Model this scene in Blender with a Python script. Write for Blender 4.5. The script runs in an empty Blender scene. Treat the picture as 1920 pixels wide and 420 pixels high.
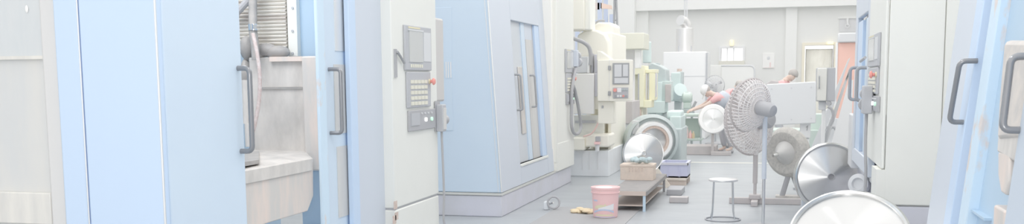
import bpy, bmesh, math, random
from mathutils import Vector, Matrix
random.seed(7)
scene = bpy.context.scene
COL = scene.collection

# ------------------------------------------------------------------ camera
W, H = 1920, 420
F = 1850.0
YAW, PITCH, ROLL = math.radians(15.0), math.radians(6.5), math.radians(0.5)
CZ = 1.56
cp, sp, cr, sr = math.cos(PITCH), math.sin(PITCH), math.cos(ROLL), math.sin(ROLL)
_f, _u, _r = Vector((0, cp, -sp)), Vector((0, sp, cp)), Vector((1, 0, 0))
RZ = Matrix.Rotation(YAW, 3, 'Z')
FW, RT, UP = RZ @ _f, RZ @ (_r * cr - _u * sr), RZ @ (_r * sr + _u * cr)
PX = W / 2
_d = Vector((0, 1, 0))
PY = 145 + F * _d.dot(UP) / _d.dot(FW)


def ray(px, py):
    return FW + RT * ((px - PX) / F) - UP * ((py - PY) / F)


def A(px, py, X):            # point on the plane x = X
    d = ray(px, py); t = X / d.x
    return Vector((X, d.y * t, CZ + d.z * t))


def B(px, py, Y):            # point on the plane y = Y
    d = ray(px, py); t = Y / d.y
    return Vector((d.x * t, Y, CZ + d.z * t))


def G(px, py, Z=0.0):        # point on the plane z = Z
    d = ray(px, py); t = (Z - CZ) / d.z
    return Vector((d.x * t, d.y * t, Z))


cam = bpy.data.cameras.new('camera')
co = bpy.data.objects.new('camera', cam)
COL.objects.link(co)
m = Matrix((RT, UP, -FW)).transposed().to_4x4()
m.translation = (0, 0, CZ)
co.matrix_world = m
cam.sensor_fit = 'HORIZONTAL'
cam.sensor_width = 36
cam.lens = 36 * F / W
cam.shift_y = (PY - H / 2) / W
cam.clip_end = 200
cam.dof.use_dof = True
cam.dof.focus_distance = 8.0
cam.dof.aperture_fstop = 4.5
scene.camera = co

# ------------------------------------------------------------------ materials
K = 1.08


def lin(c):
    c = c / 255.0
    return c / 12.92 if c <= 0.04045 else ((c + 0.055) / 1.055) ** 2.4


def rgb(c, k=None):
    k = K if k is None else k
    return tuple(min(0.97, lin(x) * k) for x in c) + (1.0,)


def mat(name, c, rough=0.5, metal=0.0, c2=None, scale=4.0, stretch=(1, 1, 1), lo=0.4, hi=0.65, bump=0.0, spec=0.4, aniso=0.0, k=None, detail=5.0):
    M = bpy.data.materials.new(name)
    M.use_nodes = True
    nt = M.node_tree
    b = nt.nodes['Principled BSDF']
    b.inputs['Base Color'].default_value = rgb(c, k)
    b.inputs['Roughness'].default_value = rough
    b.inputs['Metallic'].default_value = metal
    b.inputs['Specular IOR Level'].default_value = spec
    if aniso:
        b.inputs['Anisotropic'].default_value = aniso
        b.inputs['Anisotropic Rotation'].default_value = .25
        tg = nt.nodes.new('ShaderNodeTangent')
        tg.direction_type = 'RADIAL'; tg.axis = 'Z'
        nt.links.new(tg.outputs[0], b.inputs['Tangent'])
    if c2 is not None or bump:
        tc = nt.nodes.new('ShaderNodeTexCoord')
        mp = nt.nodes.new('ShaderNodeMapping')
        mp.inputs['Scale'].default_value = stretch
        nz = nt.nodes.new('ShaderNodeTexNoise')
        nz.inputs['Scale'].default_value = scale
        nz.inputs['Detail'].default_value = detail
        nz.inputs['Roughness'].default_value = 0.6
        nt.links.new(tc.outputs['Object'], mp.inputs['Vector'])
        nt.links.new(mp.outputs[0], nz.inputs['Vector'])
        if c2 is not None:
            r = nt.nodes.new('ShaderNodeValToRGB')
            r.color_ramp.elements[0].position = lo
            r.color_ramp.elements[1].position = hi
            r.color_ramp.elements[0].color = rgb(c, k)
            r.color_ramp.elements[1].color = rgb(c2, k)
            nt.links.new(nz.outputs['Fac'], r.inputs['Fac'])
            nt.links.new(r.outputs['Color'], b.inputs['Base Color'])
        if bump:
            bp = nt.nodes.new('ShaderNodeBump')
            bp.inputs['Strength'].default_value = bump
            bp.inputs['Distance'].default_value = 0.01
            nt.links.new(nz.outputs['Fac'], bp.inputs['Height'])
            nt.links.new(bp.outputs[0], b.inputs['Normal'])
    return M


def emit(name, c, s):
    M = bpy.data.materials.new(name)
    M.use_nodes = True
    b = M.node_tree.nodes['Principled BSDF']
    b.inputs['Base Color'].default_value = rgb(c)
    b.inputs['Emission Color'].default_value = rgb(c, 1.0)
    b.inputs['Emission Strength'].default_value = s
    return M


m_blue = mat('blue_paint', (206, 220, 233), 0.38, spec=0.5, c2=(204, 218, 232), scale=1.3)
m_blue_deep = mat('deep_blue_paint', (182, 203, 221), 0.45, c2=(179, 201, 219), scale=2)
m_blue_light = mat('pale_blue_paint', (198, 216, 238), 0.35, spec=0.6)
m_blue_grey = mat('blue_grey_paint', (206, 212, 221), 0.4, spec=0.4)
m_blue_worn = mat('worn_blue_paint', (204, 222, 236), 0.5, c2=(214, 206, 202), scale=7, stretch=(1, 1, .5), lo=.56, hi=.66)
m_cream = mat('cream_paint', (230, 230, 225), 0.45, c2=(228, 228, 223), scale=1.5)
m_cream_warm = mat('warm_cream_paint', (238, 235, 225), 0.45)
m_base = mat('dark_base_paint', (210, 210, 219), 0.5, c2=(205, 205, 211), scale=2)
m_base_grey = mat('grey_base_paint', (226, 229, 232), 0.5, c2=(220, 221, 223), scale=2)
m_dark = mat('black_rubber', (166, 167, 170), 0.5)
m_handle = mat('black_handle', (142, 143, 146), 0.2, .35, spec=0.7)
m_dark2 = mat('charcoal', (176, 176, 179), 0.5)
m_grey = mat('grey_plastic', (186, 187, 191), 0.45)
m_grey_l = mat('light_grey_plastic', (214, 215, 217), 0.4)
m_white = mat('white_paint', (231, 231, 231), 0.5)
m_key = mat('ivory_key', (225, 222, 208), 0.5)
m_screen = mat('screen_glass', (200, 201, 200), 0.18, spec=0.5)
m_glass_d = mat('dirty_window', (198, 197, 196), 0.3, c2=(208, 207, 205), scale=6, stretch=(1, 1, .2))
m_rust = mat('rust', (203, 184, 174), 0.8, c2=(214, 200, 192), scale=30)
m_tan = mat('oily_tan_steel', (214, 209, 204), 0.5, c2=(190, 186, 182), scale=4.5, stretch=(1, 1, .45), bump=.15)
m_tan_r = mat('rusty_tan_steel', (204, 200, 196), 0.5, c2=(224, 209, 200), scale=7, stretch=(1, 1, .2), bump=.15)
m_gunk = mat('oily_grey', (160, 157, 155), 0.45, c2=(178, 174, 170), scale=9, bump=.4)
m_pleat = mat('way_cover_cloth', (230, 227, 222), 0.6, c2=(212, 206, 201), scale=10, stretch=(.3, 1, 2.2), lo=.5, hi=.68)
m_stain = mat('stained_grey_steel', (208, 209, 209), 0.45, c2=(214, 213, 210), scale=3, stretch=(1.5, 1, .35), bump=.1)
m_stain_blue = mat('stained_grey_window', (204, 208, 210), 0.3, c2=(210, 212, 213), scale=5, stretch=(1.5, 1, .3))
m_stain_w = mat('stained_cream_steel', (224, 221, 215), 0.5, c2=(212, 210, 206), scale=5, stretch=(2, 1, .35))
m_steel = mat('turned_steel', (226, 226, 225), 0.25, 1.0, aniso=.95, k=1.0)
m_steel_p = mat('polished_steel', (226, 226, 225), 0.22, 1.0, k=1.0)
m_chrome = mat('chrome', (228, 229, 230), 0.12, 1.0, k=1.0)
m_sheet = mat('brushed_sheet_steel', (232, 231, 230), 0.35, 0.7)
m_brownsteel = mat('brown_primer_steel', (196, 190, 189), 0.55, c2=(188, 184, 184), scale=5)
m_fan = mat('dark_brown_fan', (228, 224, 223), 0.5)
m_castrough = mat('rough_casting', (200, 197, 192), 0.8, c2=(184, 182, 178), scale=28, bump=.8)
m_red = mat('red_plastic', (240, 202, 201), 0.35)
m_red_b = mat('red_button', (232, 158, 150), 0.35)
m_redcloth = mat('red_cloth', (226, 182, 183), 0.8)
m_bluecloth = mat('blue_grey_cloth', (196, 201, 210), 0.8)
m_trouser = mat('dark_trousers', (186, 187, 192), 0.8)
m_skin = mat('skin', (219, 199, 188), 0.6)
m_hair = mat('black_hair', (182, 178, 175), 0.7)
m_orange = mat('orange_steel', (231, 207, 194), 0.5)
m_orange_p = mat('orange_paint', (236, 196, 184), 0.55)
m_rackblue = mat('blue_steel', (198, 207, 226), 0.5)
m_yellow = mat('yellow_paint', (234, 231, 206), 0.5)
m_yellow_d = mat('olive_cream_paint', (218, 217, 205), 0.5)
m_teal = mat('teal_paint', (204, 217, 215), 0.5, c2=(200, 211, 210), scale=3)
m_teal_l = mat('light_teal_paint', (210, 223, 222), 0.5)
m_teal_d = mat('grey_teal_paint', (190, 199, 199), 0.5, c2=(184, 191, 192), scale=4)
m_green = mat('machine_green', (198, 210, 204), 0.55)
m_card = mat('cardboard', (220, 205, 192), 0.8, c2=(212, 198, 186), scale=14)
m_wood = mat('pale_wood', (218, 210, 200), 0.7, c2=(208, 199, 188), scale=8, stretch=(1, 6, 1))
m_tealcloth = mat('teal_cloth', (186, 200, 202), 0.8)
m_crate = mat('blue_crate', (194, 197, 219), 0.45)
m_tabletop = mat('dark_table_top', (158, 155, 154), 0.7, spec=.1, c2=(166, 162, 160), scale=5)
m_tableedge = mat('brown_table_edge', (206, 193, 184), 0.6)
m_skyleg = mat('sky_blue_steel', (192, 212, 226), 0.4)
m_yel = mat('yellow_rag', (222, 206, 176), 0.8)
m_amber = emit('amber_lamp', (250, 236, 205), .25)
m_plastic = mat('clear_plastic_sheet', (252, 248, 238), 0.25, spec=.6)
_nt = m_plastic.node_tree
_tr, _mx = _nt.nodes.new('ShaderNodeBsdfTranslucent'), _nt.nodes.new('ShaderNodeMixShader')
_tr.inputs[0].default_value = (.95, .93, .88, 1)
_mx.inputs[0].default_value = .6
_nt.links.new(_nt.nodes['Principled BSDF'].outputs[0], _mx.inputs[1])
_nt.links.new(_tr.outputs[0], _mx.inputs[2])
_nt.links.new(_mx.outputs[0], _nt.nodes['Material Output'].inputs['Surface'])
m_white_l = emit('lit_white_lamp', (250, 250, 250), .8)
m_green_l = emit('lit_green_lamp', (200, 240, 215), .25)
m_label = mat('printed_white', (232, 232, 234), .5)
m_lab_y = mat('printed_yellow', (226, 218, 188), .5)
m_lab_b = mat('printed_blue', (196, 205, 226), .5)
m_mark = mat('black_marking', (172, 172, 174), .6)
m_paper = mat('paper', (238, 237, 235), .7)
m_wall = mat('plaster', (229, 229, 227), 0.9, c2=(227, 227, 225), scale=.6)
m_wall2 = mat('plaster_beam', (233, 233, 231), 0.9)


def floor_mat():
    M = mat('painted_concrete', (168, 172, 176), 0.38, c2=(178, 182, 185), scale=1.6, stretch=(1, 2.2, 1), lo=.35, hi=.7, spec=.35)
    nt = M.node_tree
    b = nt.nodes['Principled BSDF']
    src = b.inputs['Base Color'].links[0].from_socket
    tc = nt.nodes['Texture Coordinate']
    sx = nt.nodes.new('ShaderNodeSeparateXYZ')
    nt.links.new(tc.outputs['Object'], sx.inputs[0])
    def math_(op, a, v):
        n = nt.nodes.new('ShaderNodeMath'); n.operation = op
        nt.links.new(a, n.inputs[0])
        if isinstance(v, float): n.inputs[1].default_value = v
        else: nt.links.new(v, n.inputs[1])
        return n.outputs[0]
    a = math_('SUBTRACT', sx.outputs[1], 18.6)
    a = math_('ABSOLUTE', a, 0.0)
    a = math_('LESS_THAN', a, 0.07)
    mx = nt.nodes.new('ShaderNodeMixRGB')
    nt.links.new(a, mx.inputs[0]); nt.links.new(src, mx.inputs[1])
    mx.inputs[2].default_value = rgb((222, 220, 210))
    nt.links.new(mx.outputs[0], b.inputs['Base Color'])
    return M


m_floor = floor_mat()

# ------------------------------------------------------------------ geometry helpers
WL = {}      # world location of every parent object


def V(*a):
    return Vector(a)


def rounded(pts, r, n=6):
    pts = [Vector(p) for p in pts]
    out = [pts[0]]
    for i in range(1, len(pts) - 1):
        p, a, b = pts[i], pts[i - 1], pts[i + 1]
        da, db = (a - p), (b - p)
        rr = min(r, da.length * .49, db.length * .49)
        s, e = p + da.normalized() * rr, p + db.normalized() * rr
        for k in range(n + 1):
            t = k / n
            out.append(s * (1 - t) ** 2 + p * 2 * t * (1 - t) + e * t * t)
    out.append(pts[-1])
    return out


def smoothpath(pts, n=6):
    pts = [Vector(p) for p in pts]
    out = []
    for i in range(len(pts) - 1):
        p0, p1, p2, p3 = pts[max(i - 1, 0)], pts[i], pts[i + 1], pts[min(i + 2, len(pts) - 1)]
        for k in range(n):
            t = k / n
            out.append(.5 * ((2 * p1) + (p2 - p0) * t + (2 * p0 - 5 * p1 + 4 * p2 - p3) * t * t + (3 * p1 - p0 - 3 * p2 + p3) * t ** 3))
    out.append(pts[-1])
    return out


class MB:
    def __init__(s):
        s.v, s.f = [], []

    def add(s, vs, fs):
        o = len(s.v)
        s.v += [Vector(v) for v in vs]
        s.f += [tuple(i + o for i in f) for f in fs]
        return s

    def hexa(s, p):          # 4 bottom (ccw), 4 top
        return s.add(p, [(3, 2, 1, 0), (4, 5, 6, 7), (0, 1, 5, 4), (1, 2, 6, 5), (2, 3, 7, 6), (3, 0, 4, 7)])

    def box(s, x0, x1, y0, y1, z0, z1):
        x0, x1 = min(x0, x1), max(x0, x1); y0, y1 = min(y0, y1), max(y0, y1); z0, z1 = min(z0, z1), max(z0, z1)
        return s.hexa([(x0, y0, z0), (x1, y0, z0), (x1, y1, z0), (x0, y1, z0), (x0, y0, z1), (x1, y0, z1), (x1, y1, z1), (x0, y1, z1)])

    def bpx(s, p0, p1, q0, q1, Y, d, z0=None):     # a box whose near face stands on the plane y = Y
        c = (q0 + q1) / 2
        xa, xb = B(p0, c, Y).x, B(p1, c, Y).x
        pm = (p0 + p1) / 2
        za, zb = B(pm, q0, Y).z, B(pm, q1, Y).z
        if z0 is not None: zb = z0
        return s.box(xa, xb, Y, Y + d, zb, za)

    def bax(s, p0, p1, q0, q1, X, d, z0=None):     # a box whose aisle-side face is on the plane x = X
        c = (q0 + q1) / 2
        ya, yb = A(p0, c, X).y, A(p1, c, X).y
        pm = (p0 + p1) / 2
        za, zb = A(pm, q0, X).z, A(pm, q1, X).z
        if z0 is not None: zb = z0
        return s.box(X, X + d, ya, yb, zb, za)

    def prism(s, poly, off):
        poly = [Vector(p) for p in poly]; off = Vector(off); n = len(poly)
        nrm = Vector()
        for i in range(n):
            nrm += poly[i].cross(poly[(i + 1) % n])
        if nrm.dot(off) > 0: poly = poly[::-1]
        vs = poly + [p + off for p in poly]
        fs = [tuple(range(n)), tuple(range(2 * n - 1, n - 1, -1))]
        for i in range(n):
            j = (i + 1) % n
            fs.append((j, i, i + n, j + n))
        return s.add(vs, fs)

    def tube(s, path, r, n=8, closed=False):
        path = [Vector(p) for p in path]
        rs = r if isinstance(r, (list, tuple)) else [r] * len(path)
        N = len(path)
        vs, fs = [], []
        t0 = (path[1] - path[0]).normalized()
        ref = Vector((0, 0, 1)) if abs(t0.z) < .9 else Vector((1, 0, 0))
        u = t0.cross(ref).normalized()
        for i, p in enumerate(path):
            if closed: t = (path[(i + 1) % N] - path[i - 1]).normalized()
            elif i == 0: t = (path[1] - p).normalized()
            elif i == N - 1: t = (p - path[i - 1]).normalized()
            else: t = (path[i + 1] - path[i - 1]).normalized()
            u = (u - t * u.dot(t)).normalized()
            w = t.cross(u)
            for k in range(n):
                a = 2 * math.pi * k / n
                vs.append(p + (u * math.cos(a) + w * math.sin(a)) * rs[i])
        for i in range(N if closed else N - 1):
            j = (i + 1) % N
            for k in range(n):
                l = (k + 1) % n
                fs.append((i * n + k, i * n + l, j * n + l, j * n + k))
        if not closed:
            fs.append(tuple(range(n - 1, -1, -1)))
            fs.append(tuple((N - 1) * n + k for k in range(n)))
        return s.add(vs, fs)

    def cyl(s, p0, p1, r0, r1=None, n=16):
        return s.tube([p0, p1], [r0, r0 if r1 is None else r1], n)

    def ring(s, c, nrm, R, r, n=40, k=8):
        c, nrm = Vector(c), Vector(nrm).normalized()
        a = nrm.orthogonal().normalized(); b = nrm.cross(a)
        return s.tube([c + (a * math.cos(t) + b * math.sin(t)) * R for t in [2 * math.pi * i / n for i in range(n)]], r, k, True)

    def lathe(s, prof, n=48, M=None):
        M = M or Matrix()
        vs, fs = [], []
        m_ = len(prof)
        for i in range(n):
            a = 2 * math.pi * i / n
            for (r, z) in prof:
                vs.append(M @ Vector((r * math.cos(a), r * math.sin(a), z)))
        for i in range(n):
            j = (i + 1) % n
            for k in range(m_ - 1):
                fs.append((i * m_ + k, j * m_ + k, j * m_ + k + 1, i * m_ + k + 1))
        return s.add(vs, fs)

    def ball(s, c, r, n=14, m_=8):
        c = Vector(c)
        if not isinstance(r, (tuple, list)): r = (r, r, r)
        vs, fs = [c + Vector((0, 0, r[2]))], []
        for i in range(1, m_):
            t = math.pi * i / m_
            for k in range(n):
                a = 2 * math.pi * k / n
                vs.append(c + Vector((r[0] * math.sin(t) * math.cos(a), r[1] * math.sin(t) * math.sin(a), r[2] * math.cos(t))))
        vs.append(c - Vector((0, 0, r[2])))
        for k in range(n):
            fs.append((0, 1 + k, 1 + (k + 1) % n))
            fs.append((len(vs) - 1, 1 + (m_ - 2) * n + (k + 1) % n, 1 + (m_ - 2) * n + k))
        for i in range(m_ - 2):
            for k in range(n):
                l = (k + 1) % n
                fs.append((1 + i * n + k, 1 + (i + 1) * n + k, 1 + (i + 1) * n + l, 1 + i * n + l))
        return s.add(vs, fs)

    def shear(s, k, z0):
        for v in s.v: v.x += k * (v.z - z0)
        return s

    def move(s, M):
        s.v = [M @ v for v in s.v]
        return s

    def build(s, name, material, parent=None, bevel=0.0, seg=2, M=None, loc=None, label=None, angle=35, sub=0):
        me = bpy.data.meshes.new(name)
        base = Vector(loc) if loc is not None else Vector((0, 0, 0))
        if parent is not None: base = WL[parent.name]
        vs = s.v if M is not None else [v - base for v in s.v]
        me.from_pydata([tuple(v) for v in vs], [], s.f)
        me.update()
        bm = bmesh.new(); bm.from_mesh(me)
        bmesh.ops.recalc_face_normals(bm, faces=bm.faces)
        bm.to_mesh(me); bm.free()
        me.materials.append(material)
        me.polygons.foreach_set('use_smooth', [True] * len(me.polygons))
        me.set_sharp_from_angle(angle=math.radians(angle))
        o = bpy.data.objects.new(name, me)
        COL.objects.link(o)
        if M is not None:
            o.matrix_local = Matrix.Translation(-base) @ M if parent is not None else M
        elif parent is None:
            o.location = base
        if parent is not None: o.parent = parent
        WL[o.name] = base
        if bevel:
            b = o.modifiers.new('bevel', 'BEVEL')
            b.width = bevel; b.segments = seg; b.limit_method = 'ANGLE'; b.angle_limit = math.radians(40)
        if sub:
            q = o.modifiers.new('sub', 'SUBSURF'); q.levels = sub; q.render_levels = sub
        if label: o['label'] = label
        return o


def thing(name, label, cat, loc, group=None):
    o = bpy.data.objects.new(name, None)
    COL.objects.link(o)
    o.location = loc
    o.empty_display_size = .1
    o['label'] = label; o['category'] = cat
    if group: o['group'] = group
    WL[o.name] = Vector(loc)
    return o


def tag(o, label, cat, group=None):
    o['label'] = label; o['category'] = cat
    if group: o['group'] = group
    return o


def struct(o):
    o['kind'] = 'structure'
    return o


def face_matrix(c, n):
    n = Vector(n).normalized()
    q = n.to_track_quat('Z', 'Y')
    return Matrix.Translation(Vector(c)) @ q.to_matrix().to_4x4()


# ------------------------------------------------------------------ the room
YB = 30.0
struct(MB().box(-9, 6, -4, YB + 6, -.1, 0).build('floor', m_floor))
wl, wr = -7.5, 5.0
win = [B(1352, 106, YB), B(1392, 122, YB), B(1372, 90, YB)]
dr = [B(1508, 150, YB).x, B(1562, 150, YB).x, B(1535, 85, YB).z]
wx0, wx1, wz1, wz0 = win[0].x, win[1].x, win[2].z, B(1372, 114, YB).z
b = MB()
b.box(wl, wx0, YB, YB + .25, 0, 7)
b.box(wx0, wx1, YB, YB + .25, 0, wz0).box(wx0, wx1, YB, YB + .25, wz1, 7)
b.box(wx1, dr[0], YB, YB + .25, 0, 7)
b.box(dr[0], dr[1], YB, YB + .25, dr[2], 7)
b.box(dr[1], wr, YB, YB + .25, 0, 7)
struct(b.build('wall_back', m_wall))
struct(MB().box(wl - .25, wl, -4, YB + .25, 0, 7).build('wall_left', m_wall))
struct(MB().box(wr, wr + .25, -4, YB + .25, 0, 7).build('wall_right', m_wall))
zb = B(1400, 15, YB - .3).z
struct(MB().box(-4.1, wr, YB - .3, YB, zb, 7).build('trim_1', m_wall2))               # concrete beam
p0, p1 = B(1473, 60, YB).x, B(1494, 60, YB).x
struct(MB().box(p0, p1, YB - .12, YB, 0, zb).build('trim_2', m_wall2))                 # pilaster
p0, p1 = B(1140, 60, YB - .5).x, B(1190, 60, YB - .5).x
struct(MB().box(p0, p1, YB - .6, YB, 0, 7).build('trim_3', m_wall2))                   # corner pillar
p1b = B(1216, 60, YB).x
struct(MB().box(p1, p1b, YB - .1, YB, 0, zb).build('trim_4', m_wall2))
b = MB()
t = .06
b.box(wx0 - t, wx0, YB - .05, YB + .1, wz0, wz1 + t).box(wx1, wx1 + t, YB - .05, YB + .1, wz0, wz1 + t).box(wx0, wx1, YB - .05, YB + .1, wz1, wz1 + t)
for q in (1363.5, 1375.5): b.box(B(q, 100, YB).x - .018, B(q, 100, YB).x + .018, YB, YB + .06, wz0, wz1)
w1 = struct(b.build('window_1', m_white))
MB().box(wx0 - t, wx1 + t, YB - .08, YB + .1, B(1372, 122, YB).z, wz0).build('window_sill', mat('beige_paint', (222, 220, 211), .6), w1)
b = MB()
b.box(dr[0] - .08, dr[0], YB - .06, YB + .25, 0, dr[2] + .08).box(dr[1], dr[1] + .08, YB - .06, YB + .25, 0, dr[2] + .08).box(dr[0], dr[1], YB - .06, YB + .25, dr[2], dr[2] + .08)
struct(b.build('door_1', mat('door_frame_paint', (236, 230, 214), .5)))
# plastic sheet hung in the doorway
b = MB(); nx, nz = 26, 40
vs, fs = [], []
for j in range(nz + 1):
    for i in range(nx + 1):
        u, w_ = i / nx, j / nz
        x = dr[0] + .02 + (dr[1] - dr[0] - .04) * u
        y = YB + .1 + .035 * math.sin(7 * u + 9 * w_) * math.sin(13 * w_ - 5 * u) + .012 * random.uniform(-1, 1)
        vs.append((x, y, .02 + (dr[2] - .12) * w_))
for j in range(nz):
    for i in range(nx):
        a = j * (nx + 1) + i
        fs.append((a, a + 1, a + nx + 2, a + nx + 1))
o = b.add(vs, fs).build('plastic_sheet', m_plastic, loc=((dr[0] + dr[1]) / 2, YB + .1, 0), angle=180)
tag(o, 'crumpled cream plastic sheet hanging in the bright doorway of the back wall', 'plastic sheet')
q = o.modifiers.new('solid', 'SOLIDIFY'); q.thickness = .004

# ------------------------------------------------------------------ shared machine details
def handle(parent, p_top, p_bot, off, r=.014, material=None, name='handle', rr=.035):
    p_top, p_bot, off = Vector(p_top), Vector(p_bot), Vector(off)
    path = rounded([p_top, p_top + off, p_bot + off, p_bot], rr, 6)
    return MB().tube(path, r, 12).build(name, material or m_handle, parent)


def on_x(X, pts):
    return [A(px, py, X) for px, py in pts]


# ================================================================== MACHINE 1 (near, blue, open sliding door)
X0 = -3.0
Ya, Yb, Yc, Yd = 4.36, A(456, 200, X0).y, A(606, 200, X0).y, A(727, 200, X0).y
ZT = 2.9
m1 = thing('machining_center', 'large blue machining centre with open sliding door showing a rusty tan chip tray', 'machine tool', (-3.6, 6.4, 0))
xs = B(155, 200, Ya).x + .0
xe = B(110, 200, Ya).x
MB().box(xs + .004, X0, Ya, Ya + .05, 0, ZT).build('side_panel', m_blue_light, m1, bevel=.012, seg=3)
MB().box(xe, xs - .004, Ya, Ya + .05, 0, ZT).build('side_flange', m_blue_light, m1, bevel=.008)
MB().tube([V(X0 - .003, Ya + .003, 0.02), V(X0 - .003, Ya + .003, ZT)], .006, 8).build('corner_glint', m_sheet, m1)  # added bright strip that draws the highlight along the corner
MB().tube([V(xs, Ya + .001, 0.02), V(xs, Ya + .001, ZT)], .004, 8).build('seam_glint', m_sheet, m1)  # same for the highlight on the flange seam, shaped as a thin tube
MB().box(xe + .02, X0 - .06, Ya + .05, 9.0, 2.7, ZT - .02).build('roof_panel', m_blue, m1)
MB().box(-4.9, -4.85, 5.3, 9.0, .1, ZT - .05).build('rear_panel', m_blue_deep, m1)
d1 = MB().box(X0 - .05, X0, Ya + .052, Yb, .05, ZT - .02).build('sliding_door', m_blue, m1, bevel=.008, label='blue sliding door pulled open with black bar handle')
zt, zb_ = A(449, 128, X0).z, A(455, 283, X0).z
handle(d1, (X0, Yb - .045, zt), (X0, Yb - .045, zb_), (.075, .0, 0), .015)
MB().box(X0 - .052, X0 - .012, Yb, Yb + .012, .05, ZT - .02).build('door_seal', mat('seal_green_grey', (200, 210, 208), .5), d1)
# base
MB().box(xe + .02, X0 - .15, Ya + .06, 8.4, 0, .12).build('base', m_base_grey, m1)
MB().box(-4.7, X0 - .25, 5.25, 6.6, .12, .5).build('coolant_trough', m_base_grey, m1)
# interior wall and way cover (both face the operator's approach)
YI = 6.62
MB().box(B(556, 60, YI).x, X0 - .1, YI, YI + .04, .12, 2.7).build('interior_wall', m_blue_deep, m1)
xa, xb = B(430, 50, YI - .02).x, B(541, 50, YI - .02).x
b = MB()
n = 34; zz0, zz1 = B(500, 92, YI).z, 2.68
prof = []
for i in range(n * 2 + 1):
    z = zz0 + (zz1 - zz0) * i / (n * 2)
    prof.append((YI - .03 - (.035 if i % 2 else 0), z))
vs = [(xa, y, z) for y, z in prof] + [(xb, y, z) for y, z in prof]
N = len(prof)
b.add(vs, [(i, i + N, i + N + 1, i + 1) for i in range(N - 1)])
b.box(xa, xb, YI - .028, YI + .04, zz0, zz1)
MBpl = b.build('way_cover', m_pleat, m1, angle=10)
st = MB().bpx(538, 556, -60, 106, YI - .05, .09).build('way_cover_frame', m_cream, m1, bevel=.004)
for py in (15, 58, 100):
    c = B(549, py, YI - .05)
    MB().cyl(c, c + V(0, -.01, 0), .009, n=10).build('bolt', m_grey, st)
# spindle pipe, brace, clamp
MB().tube([B(474, -70, YI - .2), B(474, 55, YI - .2), B(478, 84, YI - .2), B(480, 112, YI - .2)], .03, 12).build('coolant_pipe', m_gunk, m1)
MB().tube([B(440, 28, YI - .16), B(466, 0, YI - .16), B(490, -30, YI - .16)], .026, 10).build('brace', m_dark2, m1)
c = B(475, 51, YI - .2)
cl = MB().cyl(c + V(0, 0, -.022), c + V(0, 0, .022), .036, n=20)
cl.box(c.x + .02, c.x + .05, c.y - .04, c.y + .01, c.z - .015, c.z + .015)
cl.build('hose_clamp', m_chrome, m1)
b = MB()
for px, py, rx, rz in ((463, 90, .05, .09), (500, 94, .09, .05), (520, 98, .1, .05), (462, 140, .04, .12), (461, 190, .045, .14), (487, 100, .05, .05)):
    p = B(px, py, YI - .1); b.ball(p, (rx, .06, rz))
b.build('oily_bracket', m_gunk, m1)
for px, q0, q1 in ((459, 150, 232), (464, 232, 275)):
    MB().tube([B(px, q0, YI - .35), B(px + 2, q1, YI - .35)], .022, 10).build('feed_tube', m_tan, m1)
hp = smoothpath([B(474, 62, YI - .28), B(482, 100, YI - .28), B(487, 140, YI - .28), B(486, 185, YI - .28), B(478, 232, YI - .3), B(468, 268, YI - .3)])
MB().tube(hp, .014, 10).build('hose', mat('reddish_hose', (204, 186, 182), .5, c2=(216, 206, 203), scale=40), m1)
# tan chip tray
YT = 6.48
tr = MB()
tr.bpx(470, 572, 107, 300, YT, .03)
tray = tr.build('chip_guard', m_tan, m1, bevel=.006)
MB().bpx(505, 570, 106, 115, YT - .03, .03).build('guard_lip', m_tan_r, tray)
MB().bpx(490, 570, 163, 167, YT - .012, .012).build('guard_seam', m_gunk, tray)
MB().bpx(568, 603, 105, 320, YT - .06, .1).build('splash_panel', m_tan_r, m1, bevel=.012)
XT = X0 - .07
pts = [(440, 324), (459, 320), (587, 297), (588, 367), (577, 396), (500, 419), (440, 438)]
MB().prism(on_x(XT, pts), (-.03, 0, 0)).build('tray_front', m_tan_r, m1, bevel=.006)
MB().prism(on_x(XT + .012, [(440, 352), (459, 346), (586, 320), (587, 297), (459, 320), (440, 324)]), (-.012, 0, 0)).build('tray_lip', m_tan, m1, bevel=.004)
f0, f1 = A(445, 322, XT - .02), A(587, 298, XT - .02)
g0, g1 = B(572, 283, YT), B(475, 281, YT)
MB().prism([f0, f1, g0, g1], (0, 0, -.02)).build('tray_floor', m_tan, m1)
MB().prism([A(440, 315, XT - .06), A(486, 307, XT - .06), B(486, 290, YT - .2), B(458, 290, YT - .2)], (0, 0, .025)).build('tray_step', m_gunk, m1)
# far jamb, second door, frame
def yx(px, X=X0): return A(px, 200, X).y
MB().box(X0 - .025, X0, yx(600), yx(613), 0, ZT).build('jamb', m_blue_worn, m1, bevel=.007)
d2 = MB().box(X0 - .06, X0 - .05, yx(612, X0 - .05), yx(662), .05, ZT - .02).build('fixed_door', m_blue, m1, label='closed blue door with narrow grey window strips')
XD = X0 - .05
def strip(q0, q1, mtl, nm, p0=627, p1=655):
    MB().bax(p0, p1, q0, q1, XD + .006, -.01).build(nm, mtl, d2)
strip(-60, 96, m_sheet, 'window_strip'); strip(121, 250, m_glass_d, 'window_strip', 628, 656); strip(273, 405, m_glass_d, 'window_strip', 634, 660)
hy = yx(618, XD)
handle(d2, (XD, hy, A(620, 130, XD).z), (XD, hy, A(622, 249, XD).z), (.085, .012, 0), .014, rr=.03)
MB().box(X0 - .035, X0 + .005, yx(657), yx(670), 0, ZT).build('frame_post', m_blue_light, m1, bevel=.006)
XC = X0 + .075
yc0, yc1 = A(737, 200, XC).y, A(820, 200, XC).y
MB().box(X0 - .1, X0 - .012, yx(670), yc0 + .02, 0, ZT).build('front_panel', m_blue_grey, m1)
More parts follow.
